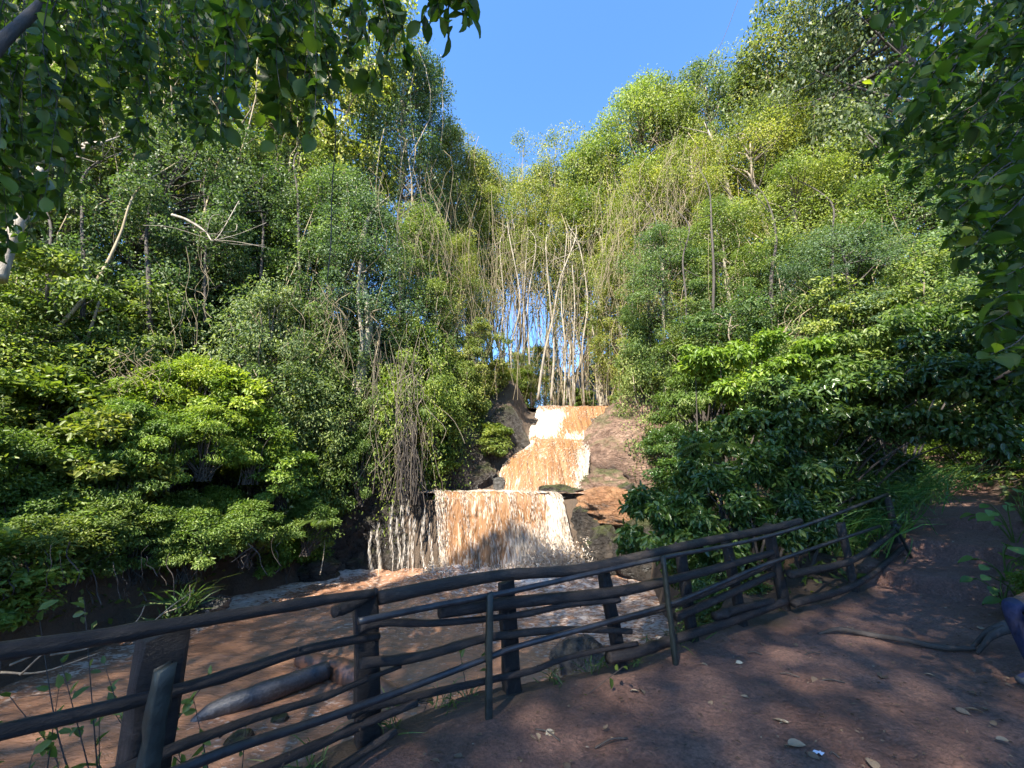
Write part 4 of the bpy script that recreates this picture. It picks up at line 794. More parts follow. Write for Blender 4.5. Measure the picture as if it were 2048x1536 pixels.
# creepers round the ledge and the right bank
for k, (px, py, Yd, wd, ht, tint, lb) in enumerate([
    (640, 960, 14.6, 2.4, 2.6, MD, 'green bush drooping over the shore left of the trickles'), (730, 900, 15.0, 1.8, 2.6, MD, 'creeper-clad bush hanging left of the root curtain'), (790, 800, 15.6, 2.0, 3.0, BR, 'bright creeper bush below the leaning trunk'),
    (870, 800, 16.8, 1.9, 2.6, BR, 'bright creeper bush on the bank left of the middle tier'), (940, 830, 18.6, 2.0, 2.4, OL, 'olive bush on the mossy rock left of the topmost tier'), (1000, 800, 20.6, 1.8, 1.9, YL_, 'sunny yellow-green bush at the left edge of the topmost tier'),
    (1040, 790, 23.2, 1.8, 1.5, OL, 'olive bush behind the left lip of the falls'), (1250, 790, 22.6, 2.0, 1.6, OL, 'olive bush behind the right lip of the falls'), (1300, 790, 20.2, 2.0, 1.9, MD, 'green bush on top of the brown rock dome'),
    (1410, 800, 17.2, 2.2, 2.6, MD, 'green bush on the right bank behind the bright shrub'), (1160, 790, 27, 2.4, 1.5, MD, 'low bush in the stream gap above the falls')]):
    p = at(px, py, Yd); zb = max(Hs(p[0], Yd), p[2] - ht * 0.62)
    bush(k % 4, p[0], Yd, wd, ht, tint, lb, 'bushes around the falls', z=zb)
for k, (x_, y_, wd, ht, tint) in enumerate([(8.2, 11.5, 3.2, 2.6, MD), (10.2, 12.5, 3.4, 2.8, BR), (12.4, 13, 3.4, 2.8, MD), (6.5, 13.5, 3.2, 2.8, MD), (8.6, 14.5, 3.4, 3.0, OL), (11, 15.5, 3.4, 3.0, MD), (13.5, 16, 3.6, 3.0, BL), (5.6, 15.4, 2.2, 2.0, MD), (14.5, 11.5, 3.2, 2.6, BR), (15.5, 13.8, 3.4, 3.0, MD),
        (7.6, 17, 3, 3, OL), (10, 18, 3.4, 3.2, MD), (12.5, 19, 3.4, 3.2, MD), (11.8, 10.4, 2.4, 1.5, BR), (13.8, 9.6, 2.6, 1.7, BR), (10.6, 7.6, 1.6, 1.1, BR), (12, 8.2, 2.2, 1.6, MD), (13.4, 7.2, 2.8, 2.2, BR)]):
    bush(k % 4, x_, y_, wd, ht, tint, 'green bush on the right slope beyond the path, ' + ORD[min(k, 15)] + ' in the thicket' if k < 16 else ('green bush beside the far bend of the path' if k == 16 else 'light green bush at the right edge beyond the path'), 'bushes on the right slope')

for k, (x_, y_, wd, ht) in enumerate([(3.0, 6.4, 1.2, 0.9), (3.4, 7.3, 1.5, 1.1), (3.7, 8.4, 1.6, 1.3), (4.0, 9.6, 1.8, 1.4), (4.4, 11.0, 2.0, 1.6), (4.9, 12.6, 2.0, 1.6), (2.6, 5.7, 0.8, 0.6)]):
    bush(k % 4, x_, y_, wd, ht, MD, 'shaded green bush on the right river bank behind the fence, ' + ORD[k] + ' from the near end', 'bushes on the right river bank', z=Hs(x_, y_) - 0.5, m='leaf_gloss')
for k, (px, py, Yd, wd, ht, tint) in enumerate([(930, 880, 18.9, 1.6, 1.4, OL), (1010, 840, 20.0, 1.3, 1.2, YL_), (885, 920, 17.4, 1.6, 1.3, MD), (1345, 800, 18.0, 1.6, 1.5, MD), (1395, 860, 17.4, 1.6, 1.6, OL), (955, 850, 19.0, 1.3, 1.2, MD), (990, 875, 18.6, 1.9, 1.7, OL), (905, 860, 18.2, 1.5, 1.4, OL)]):
    p = at(px, py, Yd); bush(k % 4, p[0], Yd, wd, ht, tint, 'creeper clump clinging to the rocks beside the falls, ' + ORD[k] + ' clump', 'creepers on the rocks', z=p[2] - ht * 0.5)
# ------------------------------------------------------------------ leaf cover on the forest floor
g = np.random.default_rng(77); n = 110000
x = g.uniform(-26, 24, n); y = g.uniform(3.5, 34, n); xr = np.interp(y, YK, XR); xl = np.interp(y, YL, XL)
ok = ((x < xl - 0.2) | (x > xr + 0.35)) & (pathmask(x, y) < 0.2) & ~((y < 6.2) & (x > -1)) & ~((np.abs(x - 2.5) < 3.8) & (y > 15) & (y < 22))
x, y = x[ok], y[ok]; C = np.stack([x, y, H(x, y) + g.uniform(0.0, 0.35, len(x))], 1)
N, A, Ln, Wn = perp_leaves(g, C, nrm(g.normal(size=(len(C), 3))), 0.15, 0.55)
V, Q, tn = leaves(C, A, N, Ln, Wn, T_FAR, g.random(len(C)))
obj('ground_cover', mk_mesh('ground_cover', V, Q, {'tone': tn}), M['leaf_bush'], label='low green leaf cover on the slopes under the trees', cat='ground cover', kind='stuff')

# ------------------------------------------------------------------ near foliage: the leaves that can be picked apart are parts
UNIT = {}
def unit_leaf(tmpl_name, tm, wr, tone, m):
    key = (tmpl_name, wr, round(tone * 5) / 5, m)
    if key not in UNIT:
        TV, TQ = tm; V = TV * [1, wr, 1]; me = mk_mesh('leaf', V, TQ, {'tone': np.full(len(V), key[2])}, True); me.materials.append(M[m]); UNIT[key] = me
    return UNIT[key]
def near_foliage(root, C, A, N, L, wr, tone, m, nparts, tm=T_NEAR, tname='near', rest=T_OVAL, color=None, rest_name='foliage'):
    o = np.array(root.location); px, py, dep = proj(C)
    vis = (px > -30) & (px < 2078) & (py > -30) & (py < 1566) & (dep > 0.3); size = np.where(vis, L / np.maximum(dep, 0.3), 0)
    order = np.argsort(-size); pick = order[:nparts]; pick = pick[size[pick] > 0]; rest_i = np.setdiff1d(np.arange(len(C)), pick)
    A2, S2, N2 = leaf_frames(C, A, N)
    for i in pick:
        ob = bpy.data.objects.new('leaf', unit_leaf(tname, tm, wr, float(tone[i]), m)); COL.objects.link(ob); ob.parent = root
        l = float(L[i]); ob.matrix_local = Matrix([[A2[i][r] * l, S2[i][r] * l, N2[i][r] * l, C[i][r] - o[r]] for r in range(3)] + [[0, 0, 0, 1]])
    if len(rest_i):
        V, Q, tn = leaves(C[rest_i] - o, A[rest_i], N[rest_i], L[rest_i], L[rest_i] * wr, rest, tone[rest_i])
        f = obj(rest_name, mk_mesh(rest_name, V, Q, {'tone': tn}, True), M[m], root, kind='stuff')
        if color: f.color = color
def twig_leaves(g, P, step, L, spread=0.8, droop=0.7):
    """alternate leaves along a twig polyline"""
    seg = np.linalg.norm(np.diff(P, axis=0), axis=1).sum(); n = max(3, int(seg / step)); t = np.sort(g.random(n)); t[-1] = 1
    i = np.clip((t * (len(P) - 1)).astype(int), 0, len(P) - 2); C = P[i] + (P[i + 1] - P[i]) * (t * (len(P) - 1) - i)[:, None]
    D = nrm(P[i + 1] - P[i]); A = nrm(D * 0.5 + g.normal(0, spread, (n, 3)) + [0, 0, -droop]); N = nrm(g.normal(0, 0.6, (n, 3)) + [0, -0.35, 0.75])
    return C, A, N, L * g.uniform(0.6, 1.25, n), np.clip(g.normal(0.45, 0.25, n), 0, 1)

# overhanging tree on the left: trunk beside the camera, boughs overhead, leafy twigs hanging into the picture
ov = thing('overhanging_tree', 'near tree whose dark oval leaves hang into the top left corner', 'tree', (-4.6, -1.2, Hs(-4.6, -1.2)))
OO = np.array(ov.location); g = np.random.default_rng(11)
b = MB(); b.add(*tube(spline([(-4.6, -1.2, OO[2] - 0.3), (-4.4, -1.0, 2), (-4.3, -0.6, 4.5), (-4.2, -1, 7.0), (-5.8, -4, 13), (-7.5, -9, 22)], 30) - OO, np.linspace(0.28, 0.12, 30), 12, 0.12, 3))  # upper stretch runs back to carry the added shade canopy
obj('trunk', b.mesh('trunk', True), M['bark_dark'], ov)
bough_ends = [at(-40, 150, 4.2), at(110, -30, 4.4), at(250, -160, 5.0), at(450, -170, 4.2), at(650, -170, 3.7), at(880, -190, 3.4)]
starts = [(-4.35, -0.8, 3.6), (-4.3, -0.6, 4.5), (-4.1, -0.3, 5.5), (-4.1, -0.3, 5.6), (-3.8, 0, 6.6), (-3.8, 0, 6.9)]
for s, e in zip(starts, bough_ends):
    s = np.array(s); m_ = (s + e) / 2 + [0, 0, 0.35]; V, Q = tube(spline([s, m_, e], 18) - OO, np.linspace(0.085, 0.02, 18), 8, 0.1, 5); obj('bough', mk_mesh('bough', V, Q, None, True), M['bark_dark'], ov)
V, Q = tube(spline([at(-90, 190, 2.3), at(0, 88, 2.6), at(60, 30, 2.9), at(130, -40, 3.2)], 20) - OO, np.linspace(0.05, 0.035, 20), 10, 0.15, 9); obj('bough', mk_mesh('bough', V, Q, None, True), M['bark_dark'], ov)
ex = [-100, 0, 60, 120, 200, 300, 400, 450, 500, 560, 650, 690, 740, 790, 850, 900, 935, 960]
ey = [540, 540, 470, 400, 310, 310, 300, 270, 200, 270, 300, 170, 190, 140, 70, 60, 30, -40]
LC, LA, LN, LL, LT = [], [], [], [], []; tw = MB()
def hang(px0, px1, Yr, n, L, step, fr):
    for _ in range(n):
        x0 = g.uniform(px0, px1); lo = np.interp(x0, ex, ey); ye = lo * g.uniform(*fr) if lo > 0 else lo; Yd = g.uniform(*Yr); ys = -170 - 40 * g.random()
        if ye < -60: continue
        P = np.array([at(x0 + g.normal(0, 26) * (1 - t) + g.normal(0, 9), ys + (ye - ys) * t, Yd + g.normal(0, .05)) for t in np.linspace(0, 1, 7)]); P = spline(P, 16)
        tw.add(*tube(P - OO, np.linspace(0.006, 0.0022, 16), 4, caps=False))
        for a, b_ in zip((LC, LA, LN, LL, LT), twig_leaves(g, P[5:], step, L)): a.append(b_)
hang(430, 950, (2.4, 3.2), 40, 0.165, 0.075, (0.4, 1.1)); hang(430, 720, (3.0, 4.0), 24, 0.15, 0.075, (0.3, 0.95)); hang(-90, 470, (3.0, 4.4), 62, 0.145, 0.07, (0.4, 1.05)); hang(-90, 440, (4.0, 5.6), 50, 0.15, 0.075, (0.35, 1.0)); hang(-90, 120, (2.4, 3.4), 22, 0.14, 0.07, (0.6, 1.0))
obj('twig', tw.mesh('twig', True), M['bark_dark'], ov, kind='stuff')
near_foliage(ov, np.vstack(LC), np.vstack(LA), np.vstack(LN), np.concatenate(LL), 0.62, np.concatenate(LT), 'leaf_near', 300)
# unseen canopy added high behind the camera, shaped to shade the foreground
n = 190000; C = np.stack([g.uniform(-22, 4, n), g.uniform(-25, 1.5, n), g.uniform(20, 28, n)], 1)
C += 0.5 * np.stack([noise(C[:, 0], C[:, 1], k * 5.0, 3) for k in range(3)], 1)
px, py, dep = proj(C); dens = 0.93 + 0.10 * noise(C[:, 0] * 0.5, C[:, 1] * 0.5, 0, 17)
ok = ~((dep > 0) & (px > -160) & (px < 2300) & (py > -60)) & (g.random(n) < dens)
foot = C - np.array(SDIR)[None] * (C[:, 2] / SDIR.z)[:, None]      # where each leaf's shade falls: leaves kept only to shade path, river and lower falls
ok &= foot[:, 1] < np.interp(foot[:, 0], [-9, -6, -3, 0, 3, 8], [6.5, 10.5, 14.0, 15.2, 13.0, 9.5]); C = C[ok]
N, A, Ln, Wn = perp_leaves(g, C, nrm(g.normal(size=(len(C), 3))), 0.21, 0.6)
V, Q, tn = leaves(C - OO, A, N, Ln, Wn, T_FAR, g.random(len(C))); obj('crown', mk_mesh('crown', V, Q, {'tone': tn}), M['leaf_near'], ov, kind='stuff')  # this crown is the added canopy that shades the foreground
P = spline([at(668, 165, 3.3), at(672, 260, 3.3), at(664, 380, 3.32), at(662, 480, 3.3), at(655, 560, 3.3)], 20); V, Q = tube(P - OO, 0.005, 5); obj('hanging_vine', mk_mesh('hanging_vine', V, Q, None, True), M['bark_dark'], ov)

# near tree on the right: dense dark leaves down the right edge
rt = thing('near_tree', 'near tree with dense dark leaves down the right edge', 'tree', (6.6, 2.2, Hs(6.6, 2.2))); RO = np.array(rt.location)
g = np.random.default_rng(21); b = MB(); b.add(*tube(spline([(6.6, 2.2, RO[2] - 0.3), (6.5, 2.3, 2.2), (6.3, 2.6, 4.5), (5.9, 3.0, 7)], 24) - RO, np.linspace(0.2, 0.09, 24), 10, 0.12, 4)); obj('trunk', b.mesh('trunk', True), M['bark_dark'], rt)
gy_ = [-150, 0, 150, 250, 330, 400, 480, 560, 640, 720, 800, 840]; gx_ = [1720, 1740, 1730, 1760, 1720, 1800, 1880, 1930, 1960, 1985, 2010, 2050]
LC, LA, LN, LL, LT = [], [], [], [], []; tw = MB()
for k in range(250):
    py = g.uniform(-160, 830); lim = np.interp(py, gy_, gx_); px = lim + (2260 - lim) * g.random()**1.25; Yd = g.uniform(2.1, 4.2) if k % 3 else g.uniform(3.8, 5.2)
    px = max(px, lim)
    P = np.array([at(px + 150 * (1 - t) + g.normal(0, 8), py - 150 * (1 - t)**1.3, Yd + 0.4 * (1 - t)) for t in np.linspace(0, 1, 6)]); P = spline(P, 12)
    tw.add(*tube(P - RO, np.linspace(0.008, 0.0025, 12), 4, caps=False))
    for a, b_ in zip((LC, LA, LN, LL, LT), twig_leaves(g, P, 0.055, 0.14, 0.9, 0.6)): a.append(b_)
for k in range(9):
    s = np.array([6.3, 2.6, 3.2 + 0.45 * k]); e = at(1990 + 40 * (k % 3), 760 - 105 * k, 3.2); V, Q = tube(spline([s, (s + e) / 2 + [0, 0, 0.3], e], 14) - RO, np.linspace(0.06, 0.012, 14), 7); obj('bough', mk_mesh('bough', V, Q, None, True), M['bark_dark'], rt)
obj('twig', tw.mesh('twig', True), M['bark_dark'], rt, kind='stuff')
near_foliage(rt, np.vstack(LC), np.vstack(LA), np.vstack(LN), np.concatenate(LL), 0.58, np.concatenate(LT), 'leaf_near', 300)
n = 5000; C = np.stack([g.uniform(3.2, 10, n), g.uniform(0.5, 6.5, n), g.uniform(2.4, 9.5, n)], 1); px, py, dep = proj(C)
ok = (px > np.interp(py, gy_, gx_) + 60) | (dep < 0.2); ok &= ~((py > 780) & (dep > 0)) & (dep > 2.2); C = C[ok]; N, A, Ln, Wn = perp_leaves(g, C, nrm(g.normal(size=(len(C), 3))), 0.15, 0.6)
V, Q, tn = leaves(C - RO, A, N, Ln, Wn, T_MID, 0.6 * g.random(len(C))); obj('crown', mk_mesh('crown', V, Q, {'tone': tn}), M['leaf_near'], rt, kind='stuff')

# tall tree reaching over the top right corner
place_tree('B2', 1690, -300, 14.5, (0.75, 0.8, 0.95), 'tall grey-green tree leaning into the top right corner of the sky', RIGHT, 'bark_dark', 0.95, 'forest_tree')

# arching glossy shrub over the path, behind the fence
def clump_shrub(name, label, cl, n_leaf, L, wr, m, nparts, seed, root_xy, tint=None, stem_r=0.03, tm=T_NEAR):
    g = np.random.default_rng(seed); C0 = np.array([at(a, b, c) for a, b, c, r in cl]); Rr = np.array([r for *_, r in cl])
    base = np.array([root_xy[0], root_xy[1], Hs(*root_xy)]); t = thing(name, label, 'shrub', tuple(base))
    for k, c in enumerate(C0):
        b0 = base + [g.normal(0, .25), g.normal(0, .25), -0.2]; mid = b0 * 0.4 + c * 0.6 + [0, 0, 0.3 * np.linalg.norm((c - b0)[:2]) * 0.5]
        V, Q = tube(spline([b0, b0 * 0.75 + c * 0.25 + [0, 0, 0.25], mid, c], 18) - base, np.linspace(stem_r, 0.008, 18), 6, 0.1, seed + k); obj('stem', mk_mesh('stem', V, Q, None, True), M['bark_dark'], t)
    w8 = Rr**2 / (Rr**2).sum(); sub = []
    for k, (c, r) in enumerate(zip(C0, Rr)):
        for _ in range(9): sub.append((*(c + nrm(g.normal(size=3)) * r * g.uniform(0.3, 0.95) * [1.15, 1, 0.75]), r * g.uniform(0.28, 0.5)))
    sub = np.array(sub); w8 = sub[:, 3]**2; w8 /= w8.sum(); idx = g.choice(len(sub), n_leaf, p=w8); ct = g.random(len(sub))
    off = nrm(g.normal(size=(n_leaf, 3))) * (g.random(n_leaf)**0.4)[:, None] * sub[idx, 3][:, None] * [1.2, 1.1, 0.6]
    C = sub[idx, :3] + off; N, A, Ln, Wn = perp_leaves(g, C, nrm(off), L, wr, 0.6, 0.9)
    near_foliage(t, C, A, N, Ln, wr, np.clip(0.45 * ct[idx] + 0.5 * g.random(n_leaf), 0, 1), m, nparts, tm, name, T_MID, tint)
    return t
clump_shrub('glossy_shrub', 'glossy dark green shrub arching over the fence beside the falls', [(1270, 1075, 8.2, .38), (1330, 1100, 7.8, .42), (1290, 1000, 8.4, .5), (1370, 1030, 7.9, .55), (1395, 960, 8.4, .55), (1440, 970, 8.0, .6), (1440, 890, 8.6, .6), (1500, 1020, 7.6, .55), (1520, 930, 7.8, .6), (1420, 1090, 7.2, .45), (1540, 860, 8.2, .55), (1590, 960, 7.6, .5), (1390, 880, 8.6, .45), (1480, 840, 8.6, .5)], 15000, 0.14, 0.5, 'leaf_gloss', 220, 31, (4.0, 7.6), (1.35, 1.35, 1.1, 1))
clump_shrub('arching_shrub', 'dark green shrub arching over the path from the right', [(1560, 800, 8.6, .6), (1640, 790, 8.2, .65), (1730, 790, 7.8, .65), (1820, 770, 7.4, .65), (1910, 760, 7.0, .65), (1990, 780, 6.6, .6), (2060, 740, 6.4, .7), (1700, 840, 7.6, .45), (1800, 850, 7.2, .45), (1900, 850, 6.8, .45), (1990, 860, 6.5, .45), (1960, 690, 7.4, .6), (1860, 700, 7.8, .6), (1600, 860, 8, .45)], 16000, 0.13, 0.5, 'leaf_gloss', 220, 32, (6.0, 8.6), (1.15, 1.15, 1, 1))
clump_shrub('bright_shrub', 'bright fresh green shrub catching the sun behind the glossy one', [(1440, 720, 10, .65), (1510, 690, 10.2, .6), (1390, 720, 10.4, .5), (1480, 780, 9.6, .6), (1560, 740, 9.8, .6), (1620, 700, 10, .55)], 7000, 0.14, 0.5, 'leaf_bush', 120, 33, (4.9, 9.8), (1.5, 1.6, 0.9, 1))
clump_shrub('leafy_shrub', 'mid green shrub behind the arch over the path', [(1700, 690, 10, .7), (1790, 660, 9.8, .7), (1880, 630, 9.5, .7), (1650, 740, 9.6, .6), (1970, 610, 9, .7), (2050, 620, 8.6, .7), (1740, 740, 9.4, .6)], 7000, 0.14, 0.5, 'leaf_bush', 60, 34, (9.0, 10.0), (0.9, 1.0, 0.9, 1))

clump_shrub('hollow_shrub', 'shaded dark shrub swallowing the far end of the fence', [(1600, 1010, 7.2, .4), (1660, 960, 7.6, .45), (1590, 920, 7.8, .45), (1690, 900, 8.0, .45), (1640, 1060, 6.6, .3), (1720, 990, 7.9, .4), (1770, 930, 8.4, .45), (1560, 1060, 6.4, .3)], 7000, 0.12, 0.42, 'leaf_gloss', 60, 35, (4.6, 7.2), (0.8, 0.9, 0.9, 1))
# ------------------------------------------------------------------ grasses, ferns, herbs
def blades(name, label, C0, r, n, L, Wd, seed, m='grass', group=None, cat='grass', up=0.9, tint=None, flat=False):
    g = np.random.default_rng(seed); C = np.stack([g.normal(0, r, n), g.normal(0, r, n), np.zeros(n)], 1)
    A = nrm(g.normal(0, 0.55, (n, 3)) * [1, 1, 0.3] + [0, 0, up]); N = nrm(np.cross(A, g.normal(size=(n, 3)))); N *= np.where(N[:, 2:] < 0, -1, 1)
    Ln = L * g.uniform(0.5, 1.2, n); V, Q, tn = leaves(C, A, N, Ln, Wd * g.uniform(0.7, 1.2, n), T_BLADE, g.random(n))
    TV = T_BLADE[0]; bend = np.tile(TV[:, 0]**2, n) * np.repeat(Ln, len(TV)) * 0.35; dirn = np.repeat(nrm(A * [1, 1, 0]), len(TV), axis=0); V = V + dirn * bend[:, None] - np.array([0, 0, 1]) * (bend * 0.6)[:, None]
    o = obj(name, mk_mesh(name, V, Q, {'tone': tn}), M[m], label=label, cat=cat, group=group, loc=tuple(C0))
    if tint: o.color = (*tint, 1)
    return o
for k, (px, py, z, L, lb) in enumerate([(375, 1190, -0.9, 0.85, 'broad-bladed grass clump on the shaded left bank'), (350, 1230, -1.2, 0.6, 'smaller grass clump below the broad-bladed one'), (95, 1200, -0.6, 0.6, 'grass tuft low at the left edge of the bank'), (230, 1160, -0.5, 0.6, 'grass tuft between roots on the left bank')]):
    p = onz(px, py, z); p[2] = max(Hs(p[0], p[1]), p[2] - 0.3); blades('grass_clump', lb, p, 0.13, 60, L, 0.035, 300 + k, group='grass clumps on the left bank', tint=(0.75, 0.8, 0.7))
for k in range(26):
    f = k / 25; q_ = FENCE[1] + (FENCE[6] - FENCE[1]) * 0; i = int(f * 5); a = FENCE[1 + i] + (FENCE[2 + i] - FENCE[1 + i]) * (f * 5 - i if i < 5 else 1); nx_ = np.array([-(FENCE[2 + i] - FENCE[1 + i])[1], (FENCE[2 + i] - FENCE[1 + i])[0]]); nx_ = nx_ / np.linalg.norm(nx_)
    p = a + nx_ * rs.uniform(0.05, 0.35); blades('grass_tuft', 'small grass tuft on the path edge under the fence, ' + (ORD[k] if k < 16 else 'far stretch, ' + ORD[k - 16]) + ' from the left', (p[0], p[1], Hs(*p) - 0.01), 0.05, 16, 0.22, 0.010, 330 + k, group='grass tufts under the fence')
for k, (px, py, Yd, n) in enumerate([(1640, 950, 8.6, 260), (1700, 930, 9.0, 260), (1760, 960, 8.8, 240), (1800, 920, 9.6, 220), (1580, 990, 8, 200), (1850, 930, 10.2, 200), (1730, 1010, 8.2, 200), (1660, 1020, 7.6, 200)]):
    p = at(px, py, Yd); z = Hs(p[0], Yd); blades('bamboo_grass', 'feathery dark bamboo grass clump in the hollow under the arching shrub, ' + ORD[k] + ' clump', (p[0], Yd, z), 0.32, n, max(0.6, (p[2] - z) * 1.5), 0.022, 360 + k, group='bamboo grass in the hollow', tint=(1.1, 1.35, 1.1), up=1.3)
# sapling twigs growing through the fence at the left
def sapling(name, label, base, h, n_tw, seed, L=0.075, m='leaf_bush', tint=None, nparts=60, spread=0.35):
    g = np.random.default_rng(seed); base = np.array(base); t = thing(name, label, 'plant', tuple(base)); LC, LA, LN, LL, LT = [], [], [], [], []; b = MB()
    for k in range(n_tw):
        e = base + [g.normal(0, spread), g.normal(0, spread * 0.6), h * g.uniform(0.55, 1)]; P = spline([base, (base + e) / 2 + g.normal(0, 0.05, 3), e], 14); b.add(*tube(P - base, np.linspace(0.007, 0.002, 14), 4, caps=False))
        for a, q in zip((LC, LA, LN, LL, LT), twig_leaves(g, P[4:], 0.075, L, 0.9, 0.1)): a.append(q)
    obj('stem', b.mesh('stem', True), M['bark_dark'], t); near_foliage(t, np.vstack(LC), np.vstack(LA), np.vstack(LN), np.concatenate(LL), 0.55, np.concatenate(LT), m, nparts, T_MID, name, T_MID)
for k, (px, py, Yd, h, n, lb) in enumerate([(250, 1500, 3.0, 1.1, 7, 'leafy sapling behind the big left fence post'), (480, 1560, 3.3, 0.9, 6, 'leafy sapling between the two left fence posts'), (120, 1500, 2.9, 0.6, 4, 'low leafy twigs at the bottom left corner'), (800, 1460, 3.5, 0.45, 4, 'small green weed beside the second fence post'), (985, 1400, 3.75, 0.75, 5, 'thin twiggy weed behind the third fence post')]):
    p = at(px, py, Yd); sapling('sapling', lb, (p[0], Yd, max(Hs(p[0], Yd), p[2] - 0.5) - 0.05), h + 0.4, n, 400 + k)
# broad-leaved herb at the right of the path and the ferns
def herb(label, base, n, L, seed, name='broad_leaved_herb', h=0.5):
    g = np.random.default_rng(seed); t = thing(name, label, 'plant', tuple(base)); b = MB()
    for k in range(n):
        a = g.random() * 6.28; d = g.uniform(0.1, 0.45); e = np.array([d * math.cos(a), d * math.sin(a), h * g.uniform(0.35, 1.1)]); b.add(*tube(spline([(0, 0, -0.05), e * [0.4, 0.4, 0.7], e], 8), np.linspace(0.010, 0.005, 8), 5, caps=False))
        A = nrm(np.array([[math.cos(a), math.sin(a), -0.25]])); N = nrm(np.array([[g.normal(0, .2), -0.45, 0.9]])); l = L * g.uniform(0.6, 1.2); V, Q, tn = leaves(e[None], A, N, np.array([l]), np.array([l * 0.8]), T_NEAR, np.array([g.uniform(0.2, 0.9)]))
        o = obj('leaf', mk_mesh('leaf', V, Q, {'tone': tn}, True), M['leaf_bush'], t); o.color = (0.9, 1.15, 1.1, 1)
    obj('stem', b.mesh('stem', True), M['leaf_bush'], t)
for k, (px, py, z, n, L, h) in enumerate([(2035, 1110, 0.45, 8, 0.24, 0.6), (2010, 1150, 0.35, 9, 0.22, 0.5), (2050, 1200, 0.25, 9, 0.2, 0.5), (2000, 1185, 0.2, 7, 0.15, 0.35), (2060, 1080, 0.6, 8, 0.22, 0.7)]):
    p = onz(px, py, z); herb('broad-leaved herb beside the path at the right edge, ' + ORD[k] + ' plant', (p[0], p[1], Hs(p[0], p[1]) - 0.02), n, L, 500 + k, h=h)
g = np.random.default_rng(9)
for k in range(16):
    px, py = g.uniform(1985, 2120), g.uniform(1040, 1230); p = onz(px, py, 0.3 + 0.6 * (1230 - py) / 200); bush(k % 4, p[0] + 0.75, p[1], 0.7, 0.6 + 0.3 * g.random(), BR, 'low green weeds along the right side of the path, ' + ORD[k] + ' patch', 'weeds along the path', cat='weeds', name='weed_patch')
def fern(label, base, n, L, seed, face=(0, -1)):
    g = np.random.default_rng(seed); t = thing('fern', label, 'fern', tuple(base))
    for k in range(n):
        a = math.atan2(face[1], face[0]) + g.uniform(-1.5, 1.5); T = np.linspace(0, 1, 22); l = L * g.uniform(0.7, 1.1)
        C = np.stack([np.cos(a) * T * l * 0.85, np.sin(a) * T * l * 0.85, l * (0.55 * T - 0.65 * T**2)], 1); D = nrm(np.gradient(C, axis=0)); side = nrm(np.cross(D, [0, 0, 1])); w_ = 0.28 * l * np.sin(np.pi * np.clip(T * 0.9 + 0.1, 0, 1))**0.8
        P = np.vstack([C, C]); A = np.vstack([side + D * 0.4, -side + D * 0.4]); N = np.tile([0, 0, 1.0], (44, 1)) + 0; V, Q, tn = leaves(P, A, N, np.tile(w_, 2), np.full(44, 0.05 * l), T_MID, np.full(44, g.uniform(0.3, 0.9)))
        V2, Q2 = tube(C, np.linspace(0.006, 0.002, 22), 4, caps=False)
        o = obj('frond', mk_mesh('frond', np.vstack([V, V2]), np.vstack([Q, Q2 + len(V)]), {'tone': np.concatenate([tn, np.full(len(V2), 0.3)])}), M['leaf_bush'], t)
for k, (px, py, Yd, L, lb) in enumerate([(640, 1045, 12.6, 0.75, 'grey-green fern hanging from the left bank near the trickles'), (470, 1040, 11.6, 0.7, 'bright feathery fern low on the left bank'), (560, 1080, 12.2, 0.55, 'small bright fern beside the hanging grey-green one'), (1430, 900, 7.4, 0.8, 'dark feathery frond plant on the glossy shrub')]):
    fern(lb, at(px, py, Yd), 8, L, 520 + k)
#=====SMALL=====
# ------------------------------------------------------------------ logs in the river, branch and litter on the path
def log(name, P, r, label, m, seed=0, cat='log'):
    P = np.array(P); o = P[0].copy(); V, Q = tube(spline(P, 40) - o, np.interp(np.linspace(0, 1, 40), np.linspace(0, 1, len(r)), r), 18, 0.16, seed); return obj(name, mk_mesh(name, V, Q, None, True), m, label=label, cat=cat, loc=tuple(o))
M['log_wet'] = simple('wet_log', (0.035, 0.033, 0.034), 0.42, 0.0, 26, 0.6, 0.6); M['log_red'] = simple('stripped_log', (0.13, 0.06, 0.035), 0.45, 0.0, 22, 0.4, 0.4)
log('river_log', [onz(365, 1465, -1.72), onz(420, 1425, -1.56), onz(520, 1388, -1.46), onz(655, 1340, -1.42)], (0.03, 0.11, 0.15, 0.13), 'thick black wet log lying in the river behind the fence', M['log_wet'], 3)
log('river_log', [onz(600, 1318, -1.5), onz(690, 1345, -1.5), onz(790, 1400, -1.58)], (0.12, 0.19, 0.15), 'reddish stripped log lying across the end of the black log', M['log_red'], 4)
for k, (px, py, s, lb) in enumerate([(560, 1440, 0.12, 'small dark stone breaking the water below the black log'), (480, 1480, 0.16, 'dark stone with foam at the near edge of the river'), (850, 1400, 0.12, 'small stone in the shallows behind the second post')]):
    p = onz(px, py, WATER); rock('river_stone', (p[0], p[1], WATER), (s, s * .8, s * .7), lb, M['rock_dark'], 90 + k, 4, 0.2, cat='stone')
def gz(px, py, z=0.0):
    p = onz(px, py, z)
    for _ in range(6): p = onz(px, py, Hs(p[0], p[1]))
    return p
P = [gz(1638, 1273), gz(1680, 1268), gz(1740, 1275), gz(1810, 1290), gz(1880, 1300), gz(1952, 1308)]; P = [q + [0, 0, 0.025 + 0.02 * (k % 2)] for k, q in enumerate(P)]
log('fallen_branch', P, (0.012, 0.024, 0.026, 0.024, 0.026, 0.018), 'long thin bare branch lying across the path', M['bark_dark'], 7, 'branch')
t = thing('root_stump', 'forked root end lying beside the seated person', 'root', tuple(gz(1975, 1300)), None); to = np.array(t.location)
